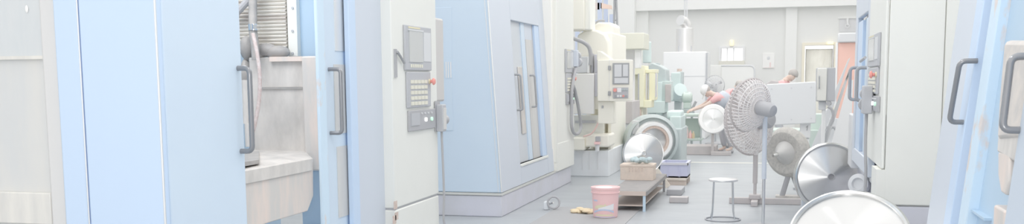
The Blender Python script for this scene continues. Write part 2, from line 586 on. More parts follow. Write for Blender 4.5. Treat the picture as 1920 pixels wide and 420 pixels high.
# control column
zs0, zs1 = A(740, 396, XC).z, A(820, 363, XC).z
colm = MB().box(XC - .6, XC, yc0, yc1, .5 * (zs0 + zs1) + .008, ZT).build('control_column', m_cream, m1, bevel=.01, seg=3)
MB().box(XC - .6, XC, yc0, yc1, .02, .5 * (zs0 + zs1) - .008).build('column_plinth', m_cream, m1, bevel=.01)
MB().box(XC - .58, XC - .01, yc0 + .01, yc1 - .01, .5 * (zs0 + zs1) - .02, .5 * (zs0 + zs1) + .02).build('column_gasket', m_dark2, m1)
for px, q0, q1 in ((739, 377, 392), (741, 398, 412), (737, 404, 420)):
    MB().bax(px, px + 6, q0, q1, XC + .002, -.004).build('rust_patch', m_rust, m1)


def operator_panel(parent, X, s, grow=.02, det=True):
    """screen unit, key block, emergency stop and lamp unit; coordinates measured on the near column, placed by s(px,py)->(y,z) on plane X"""
    def bx(p0, p1, q0, q1, d, e=0):
        ya, za = s(p0, q0); yb, zb2 = s(p1, q1)
        sg = 1 if X < 0 else -1
        return MB().box(X + sg * e, X + sg * (e + d), ya, yb, zb2, za)
    su = bx(757, 806, 50, 132, .02).build('screen_unit', m_grey, parent, bevel=.006)
    bx(764, 789, 60, 117, .006, .02).build('screen', m_screen, su)
    bx(762, 790, 57, 60, .009, .02).build('screen_bezel', m_grey_l, su)
    bx(791, 804, 60, 115, .004, .02).build('function_keys', m_grey_l, su)
    bx(763, 785, 52.5, 55.5, .003, .02).build('warning_label', m_lab_y, su)
    if det:
        for i in range(6):
            bx(766 + i * 4, 768.6 + i * 4, 121, 127, .004, .02).build('soft_key', m_key, su)
    kb = bx(760, 804, 135, 201, .018).build('keypad_unit', m_grey, parent, bevel=.006)
    for r in range(5):
        if det:
            for c_ in range(5):
                p = 766 + c_ * 6.4
                bx(p, p + 5, 150 + r * 10, 156.5 + r * 10, .006, .018).build('key', m_key, kb)
        else:
            bx(766, 798, 150 + r * 10, 156.5 + r * 10, .006, .018).build('key_row', m_key, kb)
    sg = 1 if X < 0 else -1
    ya, za = s(801, 153)
    es = MB().cyl(V(X, ya, za), V(X + sg * .03, ya, za), .022, n=16)
    es.build('emergency_stop_collar', m_lab_y, parent)
    MB().lathe([(0, .062), (.02, .06), (.03, .05), (.03, .042), (.014, .036), (.014, .02)], 20, face_matrix((X + sg * .012, ya, za), (sg, 0, 0))).build('emergency_stop_button', m_red_b, parent, label='red mushroom emergency stop button')
    lu = bx(762, 811, 206, 244, .02).build('switch_unit', m_dark2, parent, bevel=.005)
    bx(765, 781, 211, 234, .005, .02).build('switch_plate', m_grey, lu)
    for px, mt in ((792, m_white_l), (803, m_green_l)):
        yy, zz = s(px, 225)
        MB().cyl(V(X + sg * .02, yy, zz), V(X + sg * .034, yy, zz), .017, n=14).build('lamp', mt, lu)
    for i in range(4):
        yy, zz = s(785 + i * 6, 213)
        MB().cyl(V(X + sg * .02, yy, zz), V(X + sg * .03, yy, zz), .008, n=10).build('button', m_grey_l, lu)


def s1(px, py):
    p = A(px, 145, XC)
    # height measured along the column at its middle distance so every row stays level
    q = A(784, py, XC)
    return p.y, q.z


operator_panel(m1, XC, s1)
# latch lever on the column
lv = MB().bax(741, 745, 92, 145, XC + .012, -.012).build('latch_bar', m_dark2, m1)
MB().tube([A(745, 97, XC + .02), A(751, 106, XC + .02), A(758, 118, XC + .02)], .011, 8).build('latch_lever', m_dark, m1)
MB().box(XC - .35, XC - .03, yc1, yc1 + .30, B(820, 190, 8.7).z, B(820, 36, 8.7).z).build('display_housing', mat('warm_grey_plastic', (204, 201, 199), .5), m1, bevel=.02)
# hand pendant hanging on the column
pl = thing('hand_pendant', 'grey handheld pulse pendant hung beside the operator panel of the near blue machine', 'control pendant', (XC + .05, yc1 - .02, A(815, 248, XC).z))
pz0, pz1 = A(815, 247, XC).z, A(815, 196, XC).z
MB().box(XC + .01, XC + .075, yc1 - .07, yc1 + .025, pz0, pz1).build('pendant_body', m_grey, pl, bevel=.008)
MB().box(XC + .005, XC + .012, yc1 - .09, yc1 + .04, pz0 - .0, pz1 + .03).build('holder_plate', m_dark2, pl)
MB().box(XC + .075, XC + .08, yc1 - .06, yc1 + .015, pz0 + .02, pz1 - .03).build('pendant_face', m_sheet, pl)
zc = A(828, 224, XC).z
MB().cyl(V(XC + .035, yc1 + .02, zc), V(XC + .035, yc1 + .1, zc), .045, n=20).build('hand_wheel', m_dark2, pl, bevel=.004)
MB().cyl(V(XC + .035, yc1 + .1, zc - .015), V(XC + .035, yc1 + .15, zc - .015), .01, n=10).build('wheel_knob', m_dark, pl)
for dz in (.04, .12):
    MB().cyl(V(XC + .03, yc1 + .02, pz1 - dz), V(XC + .03, yc1 + .055, pz1 - dz), .018, n=12).build('selector_knob', m_dark, pl)
cb = [V(XC + .045, yc1 - .02, pz0), V(XC + .045, yc1 - .02, pz0 - .08), V(XC + .05, yc1 + .0, .55), V(XC + .04, yc1 + .01, .3), V(XC + .06, yc1 + .08, .12), V(XC + .05, yc1 - .02, .03), V(XC + .1, yc1 + .05, .03), V(XC + .02, yc1 + .1, .09), V(XC - .02, yc1 + .04, .05)]
MB().tube(smoothpath(cb, 8), .011, 8).build('pendant_cable', m_dark2, pl)

# ================================================================== grey stained enclosure beyond the frame's edge
gy = 4.42
xg1 = xe - .012
xg0 = xg1 - 1.15
gm = thing('grey_enclosure', 'oil-stained grey steel enclosure beside the flat side of the large blue machine', 'machine enclosure', ((xg0 + xg1) / 2, gy + .3, 0))
zl, zm = B(60, 360, gy).z, B(60, 107, gy).z
MB().box(xg0, xg1 - .1, gy, gy + .03, 0, 2.6).build('front_sheet', m_stain, gm)
MB().box(xg0, xg1 - .02, gy + .03, gy + .6, 0, 2.6).build('body', m_stain, gm)
MB().box(xg0, xg1 - .1, gy - .008, gy, zm, 2.6).build('upper_window', m_stain_blue, gm)
MB().box(xg0, xg1 - .1, gy - .02, gy, zm - .012, zm + .006).build('window_ledge', m_stain_w, gm)
MB().box(xg1 - .1, xg1, gy - .03, gy + .03, 0, 2.6).build('edge_post', mat('pale_grey_post', (214, 213, 212), .45), gm, bevel=.012)
MB().box(xg0, xg1 - .1, gy - .03, gy, .08 + zl - .25, zl).build('lower_rail', m_stain_w, gm, bevel=.006)
b = MB()
p = B(90, 45, gy - .012)
b.ball(p, (.022, .004, .075)); b.ball(B(97, 75, gy - .012), (.008, .003, .06)); b.ball(B(50, 17, gy - .012), (.01, .003, .02))
b.build('paint_drip', m_paper, gm)

# ================================================================== MACHINE 2 (middle blue machine with leaning front)
Y2 = 10.75
zr = B(945, 362, Y2).z
xt = B(915, 0, Y2); k2 = (xt.x - X0) / (xt.z - zr)
ZT2 = 3.1
m2 = thing('machining_center', 'blue machining centre with leaning front and framed window, behind the near control column', 'machine tool', (-3.9, 12.6, 0))
xl = -4.6
b = MB().prism([(xl, Y2, zr), (X0, Y2, zr), (X0 + k2 * (ZT2 - zr), Y2, ZT2), (xl, Y2, ZT2)], (0, .04, 0))
sp2 = b.build('side_panel', m_blue, m2, bevel=.014, seg=3)
MB().tube([V(X0 - .002, Y2 - .002, zr + .01), V(X0 - .002 + k2 * (ZT2 - zr), Y2 - .002, ZT2)], .008, 8).build('corner_glint', m_sheet, m2)  # edge highlight of the leaning corner, added as a bright strip
MB().tube([V(X0 - .04, Y2 - .002, zr + .01), V(X0 - .04 + k2 * (ZT2 - zr), Y2 - .002, ZT2)], .004, 8).build('corner_glint', m_sheet, m2)  # second line of the corner highlight, also an added strip
# hatch on the side
hx0, hx1, hz0, hz1 = B(800, 245, Y2).x, B(850, 245, Y2).x, B(835, 245, Y2).z, B(835, 14, Y2).z
b = MB()
g = .006
b.box(hx0, hx1, Y2 - .006, Y2, hz0, hz1)
MB().add(b.v, b.f).build('access_hatch', m_blue, sp2, bevel=.005)
for px in (836.5, 840.5, 845):
    MB().bpx(px - .9, px + .9, 116, 146, Y2 - .014, .008).build('slot_highlight', m_white, sp2)  # white bars put the highlights of the latch slots into the colour
# front with window opening (built upright, then leaned)
Y2e = 13.15
wy0, wy1 = 11.35, 12.85
def leaned(mb): return mb.shear(k2, zr)
def zmid(py, Y):   # height on the leaning front at distance Y
    d = ray(0, 0)
    return None
wz_hi, wz_lo = 2.30, .62
xw = lambda z: X0 + k2 * (z - zr)
wz_hi = A(955, 37, xw(2.3)).z; wz_lo = A(978, 307, xw(.6)).z
wy0 = .5 * (A(955, 37, xw(wz_hi)).y + A(978, 307, xw(wz_lo)).y)
wy1 = .5 * (A(1006, 48, xw(wz_hi)).y + A(1031, 290, xw(wz_lo)).y)
b = MB()
b.box(X0 - .06, X0, Y2 + .02, wy0, zr, ZT2).box(X0 - .06, X0, wy1, wy1 + .35, zr, ZT2).box(X0 - .06, X0, wy0, wy1, zr, wz_lo).box(X0 - .06, X0, wy0, wy1, wz_hi, ZT2)
leaned(b).build('front_panel', m_blue_grey, m2, bevel=.008)
# window contents
d2 = MB().box(X0 - .32, X0 - .30, wy0 - .2, wy1 + .3, wz_lo - .1, wz_hi + .1)
leaned(d2).build('interior_wall', m_blue_deep, m2)
lw = wy1 - wy0
def wpart(f0_, f1_, d0, d1, z0_, z1_, mt, nm, bv=.004):
    leaned(MB().box(X0 - d0, X0 - d1, wy0 + lw * f0_, wy0 + lw * f1_, z0_, z1_)).build(nm, mt, m2, bevel=bv)


wpart(0, .40, .05, .045, wz_lo, wz_hi, mat('grey_blue_glass', (203, 208, 214), .2), 'window_glass', 0)
wpart(.22, .36, .044, .03, wz_lo + .35, 1.72, m_tan, 'tool_changer', .006)
wpart(.40, .52, .05, .03, wz_lo, wz_hi, m_blue, 'window_divider')
wpart(.52, .55, .05, .04, wz_lo, wz_hi, m_dark2, 'pane_gasket', 0)
wpart(.55, .80, .05, .035, wz_lo, wz_hi - .2, m_glass_d, 'sliding_pane', 0)
wpart(.55, .80, .05, .04, wz_hi - .2, wz_hi, m_blue_grey, 'pane_header', 0)
wpart(.80, .84, .05, .04, wz_lo, wz_hi, m_grey, 'post_gap', 0)
wpart(.84, 1.0, .05, .012, wz_lo, wz_hi, m_blue_light, 'window_post')
wpart(0, 1, .05, -.012, wz_lo - .03, wz_lo, m_cream, 'window_sill')
for f_, q0, q1 in ((.12, 140, 205), (.62, 141, 202)):
    yh = wy0 + lw * f_
    za, zb3 = A(980, q0, X0 - .1).z, A(980, q1, X0 - .1).z
    x_a, x_b = xw(za) - .04, xw(zb3) - .04
    handle(m2, (x_a, yh, za), (x_b, yh, zb3), (.065, .02, 0), .013, m_dark, rr=.03)
# base
MB().box(xl, X0 - .005, Y2 + .0, 14.7, 0, zr - .035).build('base', m_base, m2, bevel=.012)
MB().box(xl, X0 + .005, Y2 - .012, 14.7, zr - .03, zr - .004).build('base_trim', mat('trim_beige', (208, 208, 204), .5), m2)
MB().box(xl, xw(ZT2), Y2 + .05, 14.7, ZT2 - .06, ZT2 - .02).build('roof_panel', m_blue, m2)
MB().box(xl, xl + .05, Y2 + .05, 14.7, zr, ZT2).build('rear_panel', m_blue_deep, m2)
XC2 = X0 + .03
yq0, yq1 = A(1045, 200, XC2).y, A(1076, 200, XC2).y
cz = A(1045, 322, XC2).z
MB().box(XC2 - .55, XC2, yq0, yq1, .38, ZT2).build('control_column', m_cream, m2, bevel=.02, seg=3)
zsm = A(1058, 265, XC2).z
MB().box(XC2 - .5, XC2 + .006, yq0 + .01, yq1 - .01, cz, zsm).build('column_plinth', m_cream, m2, bevel=.01)
MB().box(X0 - .3, X0 - .02, wy1 + .3, yq0 + .05, zr, ZT2).build('column_cheek', mat('bright_cream_paint', (240, 238, 232), .45), m2, bevel=.01)


def s2(px, py):
    # the same layout on the far column: rows keep the heights of the near machine
    fy = (px - 735) / 85.0
    y = yq0 + .5 + (yq1 - yq0 - .55) * ((px - 757) / 54.0)
    z0 = A(1064, 92, XC2).z; z1 = A(1064, 196, XC2).z
    return y, z0 + (z1 - z0) * (py - 50) / 194.0


operator_panel(m2, XC2, s2, det=False)
pl2 = thing('hand_pendant', 'dark handheld pendant with looped cable on the second control column along the aisle', 'control pendant', (XC2 + .05, yq1 - .1, A(1072, 128, XC2).z))
za, zb4 = A(1072, 125, XC2).z, A(1072, 94, XC2).z
MB().box(XC2 + .01, XC2 + .08, yq1 - .14, yq1 - .02, za, zb4).build('pendant_body', m_blue_grey, pl2, bevel=.008)
for py, r in ((104, .05), (117, .07)):
    zc = A(1080, py, XC2).z
    MB().cyl(V(XC2 + .05, yq1 - .02, zc), V(XC2 + .05, yq1 + .09, zc), r, n=18).build('hand_wheel', m_grey, pl2, bevel=.005)
    MB().cyl(V(XC2 + .05, yq1 + .09, zc), V(XC2 + .05, yq1 + .15, zc), .012, n=10).build('wheel_knob', m_dark2, pl2)
XP = XC2 + .05
MB().tube(smoothpath([V(XP, yq1 - .08, za), A(1072.5, 165, XP), A(1071.5, 205, XP), A(1072, 238, XP), A(1077, 250, XP), A(1085, 249, XP), A(1089, 236, XP), A(1085, 205, XP), A(1078, 170, XP), A(1074, 160, XP)], 8), .026, 8).build('pendant_cable', m_dark2, pl2)

# ================================================================== left row further down the aisle
# cream vertical mill
Y3 = 15.6
def bp(p0, p1, q0, q1, Y, d, name, mt, parent, z0=None, bevel=.01, **kw):
    return MB().bpx(p0, p1, q0, q1, Y, d, z0).build(name, mt, parent, bevel=bevel, **kw)
def poly(pts, Y, d, name, mt, parent, bevel=.01):
    return MB().prism([B(px, py, Y) for px, py in pts], (0, d, 0)).build(name, mt, parent, bevel=bevel)

m3 = thing('vertical_mill', 'cream vertical milling machine with screen control box, square bright steel guard and grey base', 'machine tool', (-3.4, 16.6, 0))
bp(1040, 1141, 282, 320, Y3, 2.3, 'base', m_base_grey, m3, z0=0)
for px in (1091, 1104, 1120): bp(px, px + 1.5, 285, 318, Y3 - .01, .01, 'base_rib', m_grey_l, m3, bevel=0)
bp(1106, 1147, 60, 283, Y3 + .5, 1.6, 'column', m_cream_warm, m3, bevel=.03)
poly([(1082, 66), (1100, 55), (1118, 56), (1134, 64), (1142, 80), (1143, 150), (1143, 205), (1082, 205)], Y3 + .2, .35, 'head_casting', m_cream_warm, m3, .03)
bp(1058, 1095, -30, 56, Y3 - .1, .6, 'spindle_head', m_cream_warm, m3, bevel=.02)
bp(1095, 1106, -30, 56, Y3 - .02, .5, 'spindle_cheek', m_cream, m3, bevel=.02)
poly([(1107, 50), (1121, 42), (1143, 42), (1149, 47), (1149, 112), (1107, 112)], Y3 + .7, .8, 'head_cover', m_cream_warm, m3, .03)
MB().tube(smoothpath([B(1106, 52, Y3 + .62), B(1114, 45, Y3 + .62), B(1124, 39, Y3 + .62), B(1134, 39, Y3 + .62)], 5), .018, 8).build('cover_seal', m_dark2, m3)
bp(1074, 1114, 138, 214, Y3 - .25, .1, 'splash_guard', m_sheet, m3)
bp(1115, 1129, 137, 181, Y3 - .2, .5, 'guard_window', m_base, m3)
bp(1122, 1127, 139, 179, Y3 - .21, .02, 'window_bar', m_grey_l, m3, bevel=0)
MB().tube(smoothpath([B(1062, 68, Y3 - .2), B(1078, 73, Y3 - .2), B(1095, 80, Y3 - .15), B(1105, 90, Y3 - .1), B(1108, 108, Y3 - .1), B(1107, 122, Y3 - .1)], 6), .032, 10).build('cable_conduit', m_dark2, m3)
bp(1077, 1102, 106, 137, Y3 - .05, .2, 'tool_box', m_grey_l, m3)
bp(1101, 1105, 106, 137, Y3 - .1, .05, 'tool_post', m_white, m3, bevel=.004)
bp(1107, 1112, 100, 137, Y3, .1, 'feed_screw', m_grey, m3)
bp(1114, 1121, 102, 137, Y3, .1, 'slide_way', m_base, m3)
bp(1076, 1132, 216, 262, Y3 + .2, .3, 'table_casting', m_cream, m3)
bp(1078, 1116, 226, 231, Y3 + .1, .2, 'table_edge', m_grey, m3, bevel=.004)
bp(1072, 1096, 258, 282, Y3 - .15, .5, 'coolant_tray', m_cream_warm, m3, bevel=.02)
bp(1096, 1142, 252, 276, Y3 - .1, .6, 'tray_lip', m_cream_warm, m3, bevel=.03)
MB().tube(smoothpath([B(1129, 200, Y3 - .2), B(1125, 222, Y3 - .2), B(1117, 240, Y3 - .2), B(1108, 251, Y3 - .2), B(1094, 256, Y3 - .2)], 6), .014, 8).build('air_hose', mat('pale_red_hose', (222, 194, 188), .5), m3)
fr = bp(1116, 1125, 256, 266, Y3 - .25, .08, 'air_filter', m_dark2, m3)
bp(1114, 1124, 266, 271, Y3 - .26, .09, 'filter_knob', m_red, m3, bevel=.004)
MB().cyl(B(1120, 271, Y3 - .2), B(1120, 283, Y3 - .2), .033, n=14).build('filter_bowl', m_grey_l, m3)
bp(1140, 1146, 110, 330, Y3 + .3, .2, 'corner_post', m_cream_warm, m3, z0=0)

Yq = Y3 - .32
bp(1120, 1182, 112, 190, Yq, .3, 'control_box', m_cream_warm, m3, bevel=.012)
bp(1142, 1142.6, 113, 189, Yq - .004, .004, 'box_seam', m_grey_l, m3, bevel=0)
poly([(1119, 95), (1126, 96), (1143, 108), (1143, 113), (1119, 113)], Yq + .05, .2, 'box_shroud', m_cream_warm, m3)
bp(1121, 1150, 190, 232, Yq + .1, .3, 'box_arm', m_cream_warm, m3)
bp(1128, 1131.5, 198, 203, Yq + .09, .02, 'arm_bolt', m_dark2, m3, bevel=0)
sc_ = bp(1148.5, 1179.5, 118, 158, Yq - .02, .02, 'screen_frame', m_dark, m3, bevel=.004)
MB().bpx(1152, 1165.5, 121, 144, Yq - .026, .006).build('screen', m_grey_l, sc_)
MB().bpx(1168, 1177.5, 121, 143, Yq - .026, .006).build('key_field', m_grey_l, sc_)
MB().bpx(1152, 1177.5, 146, 156, Yq - .026, .006).build('key_field', m_grey_l, sc_)
sw = bp(1149, 1178, 164, 184, Yq - .02, .02, 'switch_panel', m_grey, m3, bevel=.004)
MB().cyl(B(1153, 169, Yq - .02), B(1153, 169, Yq - .06), .028, n=14).build('stop_button', m_red_b, sw, label='red stop button')
MB().bpx(1157, 1165, 165, 173, Yq - .026, .006).build('dial_plate', m_label, sw)
for i in range(5):
    p = B(1154 + i * 5, 180, Yq - .02)
    MB().cyl(p, p + V(0, -.02, 0), .016, n=12).build('button', [m_dark, m_white, m_white, m_red_b, m_dark][i], sw)
for i in range(3):
    p = B(1167 + i * 4, 168, Yq - .02)
    MB().cyl(p, p + V(0, -.02, 0), .012, n=12).build('button', m_teal_d, sw)
for py in (127, 175): bp(1140, 1145, py - 4, py + 4, Yq - .03, .03, 'door_latch', m_dark, m3, bevel=.004)

# cream control cabinet machine with screen
Y4 = 17.9
m4 = thing('turning_machine', 'beige topped machine on white legs with brown guard, just past the cream mill', 'machine tool', (B(1165, 200, Y4).x, Y4 + .9, 0))
bp(1147, 1186, 232, 330, Y4 + .3, 1.4, 'base', m_base_grey, m4, z0=0)
bp(1151, 1186, 190, 232, Y4 + .25, 1.0, 'brown_guard', m_brownsteel, m4)
bp(1146, 1153, 60, 232, Y4 + .4, .3, 'upright', m_cream, m4, z0=.2)
bp(1147, 1207, 62, 92, Y4 + .5, .8, 'upper_cabinet', m_yellow_d, m4)
for p0, p1 in ((1147, 1153), (1190, 1200)): bp(p0, p1, 92, 128, Y4 + .6, .2, 'cabinet_leg', m_white, m4)
bp(1153, 1190, 92, 125, Y4 + 1.1, .05, 'rear_cover', mat('pale_lilac_panel', (231, 230, 232), .5), m4, z0=.2)
bp(1139, 1186, 191, 240, Y4 + .42, .7, 'column', m_yellow_d, m4, z0=.2)

# yellow press
Y5 = 20.5
m5 = thing('yellow_press', 'yellow machine with two framed guards beside the beige topped machine', 'machine tool', (B(1205, 200, Y5).x, Y5 + .6, 0))
bp(1184, 1207, 123, 140, Y5, .8, 'head_cover', m_yellow, m5)
bp(1198, 1207, 138, 201, Y5, .5, 'frame_leg', m_yellow, m5)
bp(1183, 1198, 140, 201, Y5 + .15, .5, 'front_guard', m_yellow_d, m5)
bp(1196, 1198.5, 138, 188, Y5 - .01, .02, 'guard_slot', m_grey, m5, bevel=0)
bp(1210, 1229, 130, 137, Y5 + .3, .6, 'side_head', m_yellow, m5)
bp(1217, 1228, 137, 188, Y5 + .3, .5, 'side_leg', m_yellow, m5)
bp(1209, 1214, 136, 188, Y5 + .32, .1, 'side_slot', m_base, m5)
bp(1228, 1231, 137, 182, Y5 + .35, .1, 'cable_duct', m_base, m5)
bp(1196, 1220, 188, 202, Y5 + .05, .6, 'lower_beam', m_yellow, m5)
bp(1184, 1205, 201, 225, Y5 + .1, .7, 'pedestal', m_yellow_d, m5, z0=0)
bp(1186, 1192, 210, 226, Y5 + .0, .1, 'switch_box', m_base, m5)
bp(1197, 1201, 205, 222, Y5 + .0, .1, 'lubricator', m_rust, m5)

# teal milling machine behind the yellow press
Y6 = 22.5
m6 = thing('teal_milling_machine', 'grey teal milling machine with sloping head behind the yellow press', 'machine tool', (B(1235, 200, Y6).x, Y6 + .6, 0))
poly([(1216, 122), (1222, 117), (1236, 122), (1249, 130), (1250, 152), (1246, 170), (1216, 170)], Y6, .7, 'head_casting', m_teal_d, m6, .03)
bp(1228, 1236, 118, 124, Y6 + .1, .2, 'motor_cover', m_teal_d, m6)
bp(1230, 1241, 154, 216, Y6 - .3, .5, 'front_cover', m_teal_l, m6)
bp(1240, 1258, 152, 190, Y6 - .25, .5, 'side_cover', m_teal, m6)
bp(1214, 1246, 190, 212, Y6 - .4, .8, 'table_casting', m_teal_l, m6)
bp(1247, 1258, 158, 192, Y6 - .3, .05, 'cover_panel', m_brownsteel, m6)
bp(1214, 1262, 212, 262, Y6 - .1, .8, 'pedestal', m_teal_d, m6, z0=0)
MB().cyl(B(1213, 118, Y6 + .3), B(1213, 78, Y6 + .3), .1, n=18).build('upper_tank', m_teal, m6, bevel=.02)
MB().cyl(B(1205, 118, Y6 + .3), B(1205, 92, Y6 + .3), .05, n=14).build('filter', m_cream, m6)

# tall teal drill column with its electric motor
Y7 = 24.0
m7 = thing('drill_press', 'teal upright drilling machine with flat topped column, against the big white oven', 'machine tool', (B(1268, 200, Y7).x, Y7 + .4, 0))
bp(1258, 1276, 136, 190, Y7, .5, 'gear_head', m_teal, m7, bevel=.02)
bp(1272, 1279.5, 134, 192, Y7 + .05, .4, 'belt_cover', m_teal_d, m7, bevel=.02)
MB().cyl(B(1274, 134, Y7 + .2), B(1274, 129, Y7 + .2), .06, n=14).build('cap', m_rust, m7)
MB().cyl(B(1268, 176, Y7 - .05), B(1276, 168, Y7 - .3), .16, n=18).build('feed_wheel', m_teal_l, m7)
bp(1264, 1277, 190, 232, Y7 + .1, .3, 'column', m_teal_d, m7, z0=.1)
bp(1258, 1284, 215, 225, Y7 - .05, .5, 'work_table', m_teal_d, m7)
bp(1256, 1288, 240, 262, Y7 - .1, .7, 'pedestal', m_teal_d, m7, z0=0)

Y8 = 22.6
m8 = thing('pump_unit', 'dark green motor pump on a stand between the teal drill and the crouched worker', 'motor', (B(1288, 200, Y8).x, Y8 + .2, 0))
p = B(1279, 183, Y8); q = B(1298, 183, Y8)
MB().tube([p, p + (q - p) * .15, p + (q - p) * .85, q], [.07, .125, .125, .08], 20).build('motor_body', m_green, m8)
MB().bpx(1284, 1291, 172, 176, Y8 - .05, .1).build('terminal_box', m_green, m8, bevel=.01)
bp(1281, 1295, 192, 204, Y8 - .1, .25, 'gearbox', m_green, m8, bevel=.02)
bp(1278, 1300, 204, 214, Y8 - .15, .35, 'bed_plate', m_teal_d, m8)
MB().cyl(B(1298, 204, Y8), B(1305, 190, Y8), .03, n=10).build('outlet_pipe', m_dark2, m8)
for px in (1280, 1297): bp(px - 2, px + 2, 214, 240, Y8, .08, 'leg', m_teal_d, m8, z0=0)

# green bench with bottles
Y9 = 21.6
bench = thing('green_bench', 'green steel work bench with lower shelf standing behind the teal facing lathe', 'bench', (B(1298, 250, Y9).x, Y9 + .3, 0))
bp(1276, 1316, 214, 219, Y9, .6, 'bench_top', m_green, bench)
bp(1276, 1316, 260, 264, Y9 + .02, .5, 'shelf', m_green, bench)
bp(1278, 1316, 222, 258, Y9 + .54, .03, 'back_plate', m_green, bench)
for px in (1278, 1314):
    for dy in (.03, .5): bp(px - 1.5, px + 1.5, 219, 260, Y9 + dy, .05, 'leg', m_teal_d, bench, z0=0)
zsh = B(1296, 260, Y9).z
def bottle(px, h, r, mt, cap, label):
    x = B(px, 255, Y9 + .15).x
    o = MB().lathe([(0, 0), (r, 0), (r, h * .62), (r * .45, h * .8), (r * .4, h * .92), (0, h * .92)], 16, Matrix.Translation((x, Y9 + .15, zsh))).build('bottle', mt, loc=(x, Y9 + .15, zsh))
    tag(o, label, 'bottle', 'bottles on the green bench shelf')
    MB().lathe([(0, h * .9), (r * .5, h * .9), (r * .5, h), (0, h)], 14, Matrix.Translation((x, Y9 + .15, zsh))).build('cap', cap, o)
bottle(1281.5, .3, .024, m_white, m_white, 'slim white bottle on the green bench shelf')
bottle(1288, .26, .036, mat('pink_bottle', (226, 212, 210), .5), m_white, 'stout pale pink bottle with white cap on the green bench shelf')
bottle(1294.5, .17, .034, m_red, m_red, 'short red bottle on the green bench shelf')
bottle(1300, .15, .03, m_yel, m_yellow, 'short yellow bottle on the green bench shelf')

# teal facing lathe with chuck ring
Y10 = 17.0
m10 = thing('facing_lathe', 'grey teal facing lathe with a bright ring in its round chuck', 'machine tool', (B(1235, 300, Y10).x, Y10 + .9, 0))
bp(1186, 1277, 240, 300, Y10 + .55, 1.2, 'bed', m_teal_d, m10, z0=0, bevel=.03)
c = B(1226, 264, Y10)
bp(1256, 1277, 218, 240, Y10 + .6, .9, 'gear_box', m_teal, m10, z0=.3, bevel=.02)
bp(1250, 1277, 208, 222, Y10 + .7, .6, 'gear_cover', m_teal_l, m10, bevel=.03)
nrm = V(.30, -1, .05)
Mx = face_matrix(c, nrm)
MB().lathe([(0, -.5), (.46, -.5), (.46, -.18), (.45, -.14), (.4, -.1), (.38, -.16), (0, -.16)], 56, Mx).build('headstock_housing', m_teal_d, m10)
MB().lathe([(0, -.16), (.34, -.16), (.34, -.04), (0, -.04)], 48).build('face_plate', m_steel, m10, M=Mx)
MB().lathe([(.215, -.05), (.255, -.05), (.255, .035), (.215, .035), (.215, -.05)], 48).build('wooden_liner', m_rust, m10, M=Mx)
MB().lathe([(.255, -.05), (.31, -.05), (.315, .03), (.31, .05), (.26, .05), (.255, .03), (.255, -.05)], 56).build('bright_ring', mat('bright_machined_ring', (250, 250, 250), .3, .25), m10, M=Mx)
bp(1185, 1198, 226, 252, Y10 + .05, .3, 'tool_post', m_grey_l, m10)
bp(1178, 1190, 246, 268, Y10 + .1, .3, 'cross_slide', m_teal_d, m10)
bp(1178, 1196, 258, 300, Y10 + 1.0, .6, 'carriage', m_base_grey, m10, z0=0)

# pallet rack behind
YR = 24.5
rk = thing('pallet_rack', 'tall pallet rack with blue uprights and orange beams behind the cream mill', 'rack', (B(1120, 200, YR).x, YR + .4, 0))
for px in (1082, 1124):
    for dy in (0, .9):
        p = B(px, 100, YR)
        MB().box(p.x - .05, p.x + .05, YR + dy, YR + dy + .08, 0, 4.6).build('upright', m_rackblue, rk)
p = B(1146, 100, YR + .9)
MB().box(p.x - .05, p.x + .05, YR + .9, YR + .98, 0, 3.2).build('upright', m_rackblue, rk)
z_ = B(1110, 10, YR).z
MB().prism([B(1082, 5, YR), B(1124, 5, YR), B(1124, 18, YR), B(1082, 18, YR)], (0, .06, 0)).build('beam', mat('brown_beam', (216, 204, 200), .5), rk)
MB().prism([B(1126, 5, YR), B(1147, 10.5, YR), B(1147, 17, YR), B(1126, 16, YR)], (0, .06, 0)).build('beam', m_orange, rk)
MB().tube([B(1096, 28, YR + .1), B(1122, 42, YR + .1)], .03, 8).build('brace', m_rackblue, rk)
# black cable mast
YM = 20.2
ms = thing('cable_mast', 'dark lattice cable mast rising above the beige upper cabinet', 'mast', (B(1154, 62, YM).x, YM, 0))
MB().tube([B(1153, -40, YM), B(1151, 62, YM)], .022, 8).build('rail', m_dark, ms)
MB().tube([B(1154, -40, YM), B(1158, 62, YM)], .022, 8).build('rail', m_dark, ms)
MB().tube([B(1151.5, 38, YM), B(1157, 38, YM)], .014, 8).build('rung', m_dark, ms)
MB().tube([B(1150, 62, YM), B(1159, 62, YM)], .014, 8).build('rung', m_dark, ms)
bp(1151, 1158, 62, 92, YM - .03, .06, 'mast_foot', m_dark2, ms, z0=0)

# white oven with exhaust
YO = 25.8
ov = thing('industrial_oven', 'large white industrial oven with exhaust stack on its roof', 'oven', (B(1285, 200, YO).x, YO + .8, 0))
bp(1243, 1324, 97, 262, YO, 1.6, 'cabinet', m_white, ov, z0=0, bevel=.02)
bp(1246, 1322, 142, 143.5, YO - .006, .006, 'panel_seam', m_grey_l, ov, bevel=0)
bp(1323, 1326, 99, 200, YO - .02, .05, 'door_edge', m_grey, ov, bevel=0)
p = B(1284, 95, YO + .5)
q = B(1284, 53, YO + .5)
MB().cyl(V(p.x, p.y, p.z - .05), q, .225, n=32).build('exhaust_drum', m_sheet, ov, bevel=.01)
for px in (1272, 1296):
    MB().cyl(B(px, 97, YO + .2), B(px, 86, YO + .2), .015, n=8).build('drum_leg', m_grey, ov)
e = smoothpath([q + V(.05, 0, -.02), q + V(.04, -.02, .08), q + V(-.02, -.08, .17), q + V(-.1, -.2, .2)], 6)
MB().tube(e, .13, 20).build('duct_elbow', m_sheet, ov)
for px in (1284, 1288):
    MB().tube([B(px, 35, YO + .8), B(px, -120, YO + .8)], .018, 8).build('vent_pipe', m_grey_l, ov)
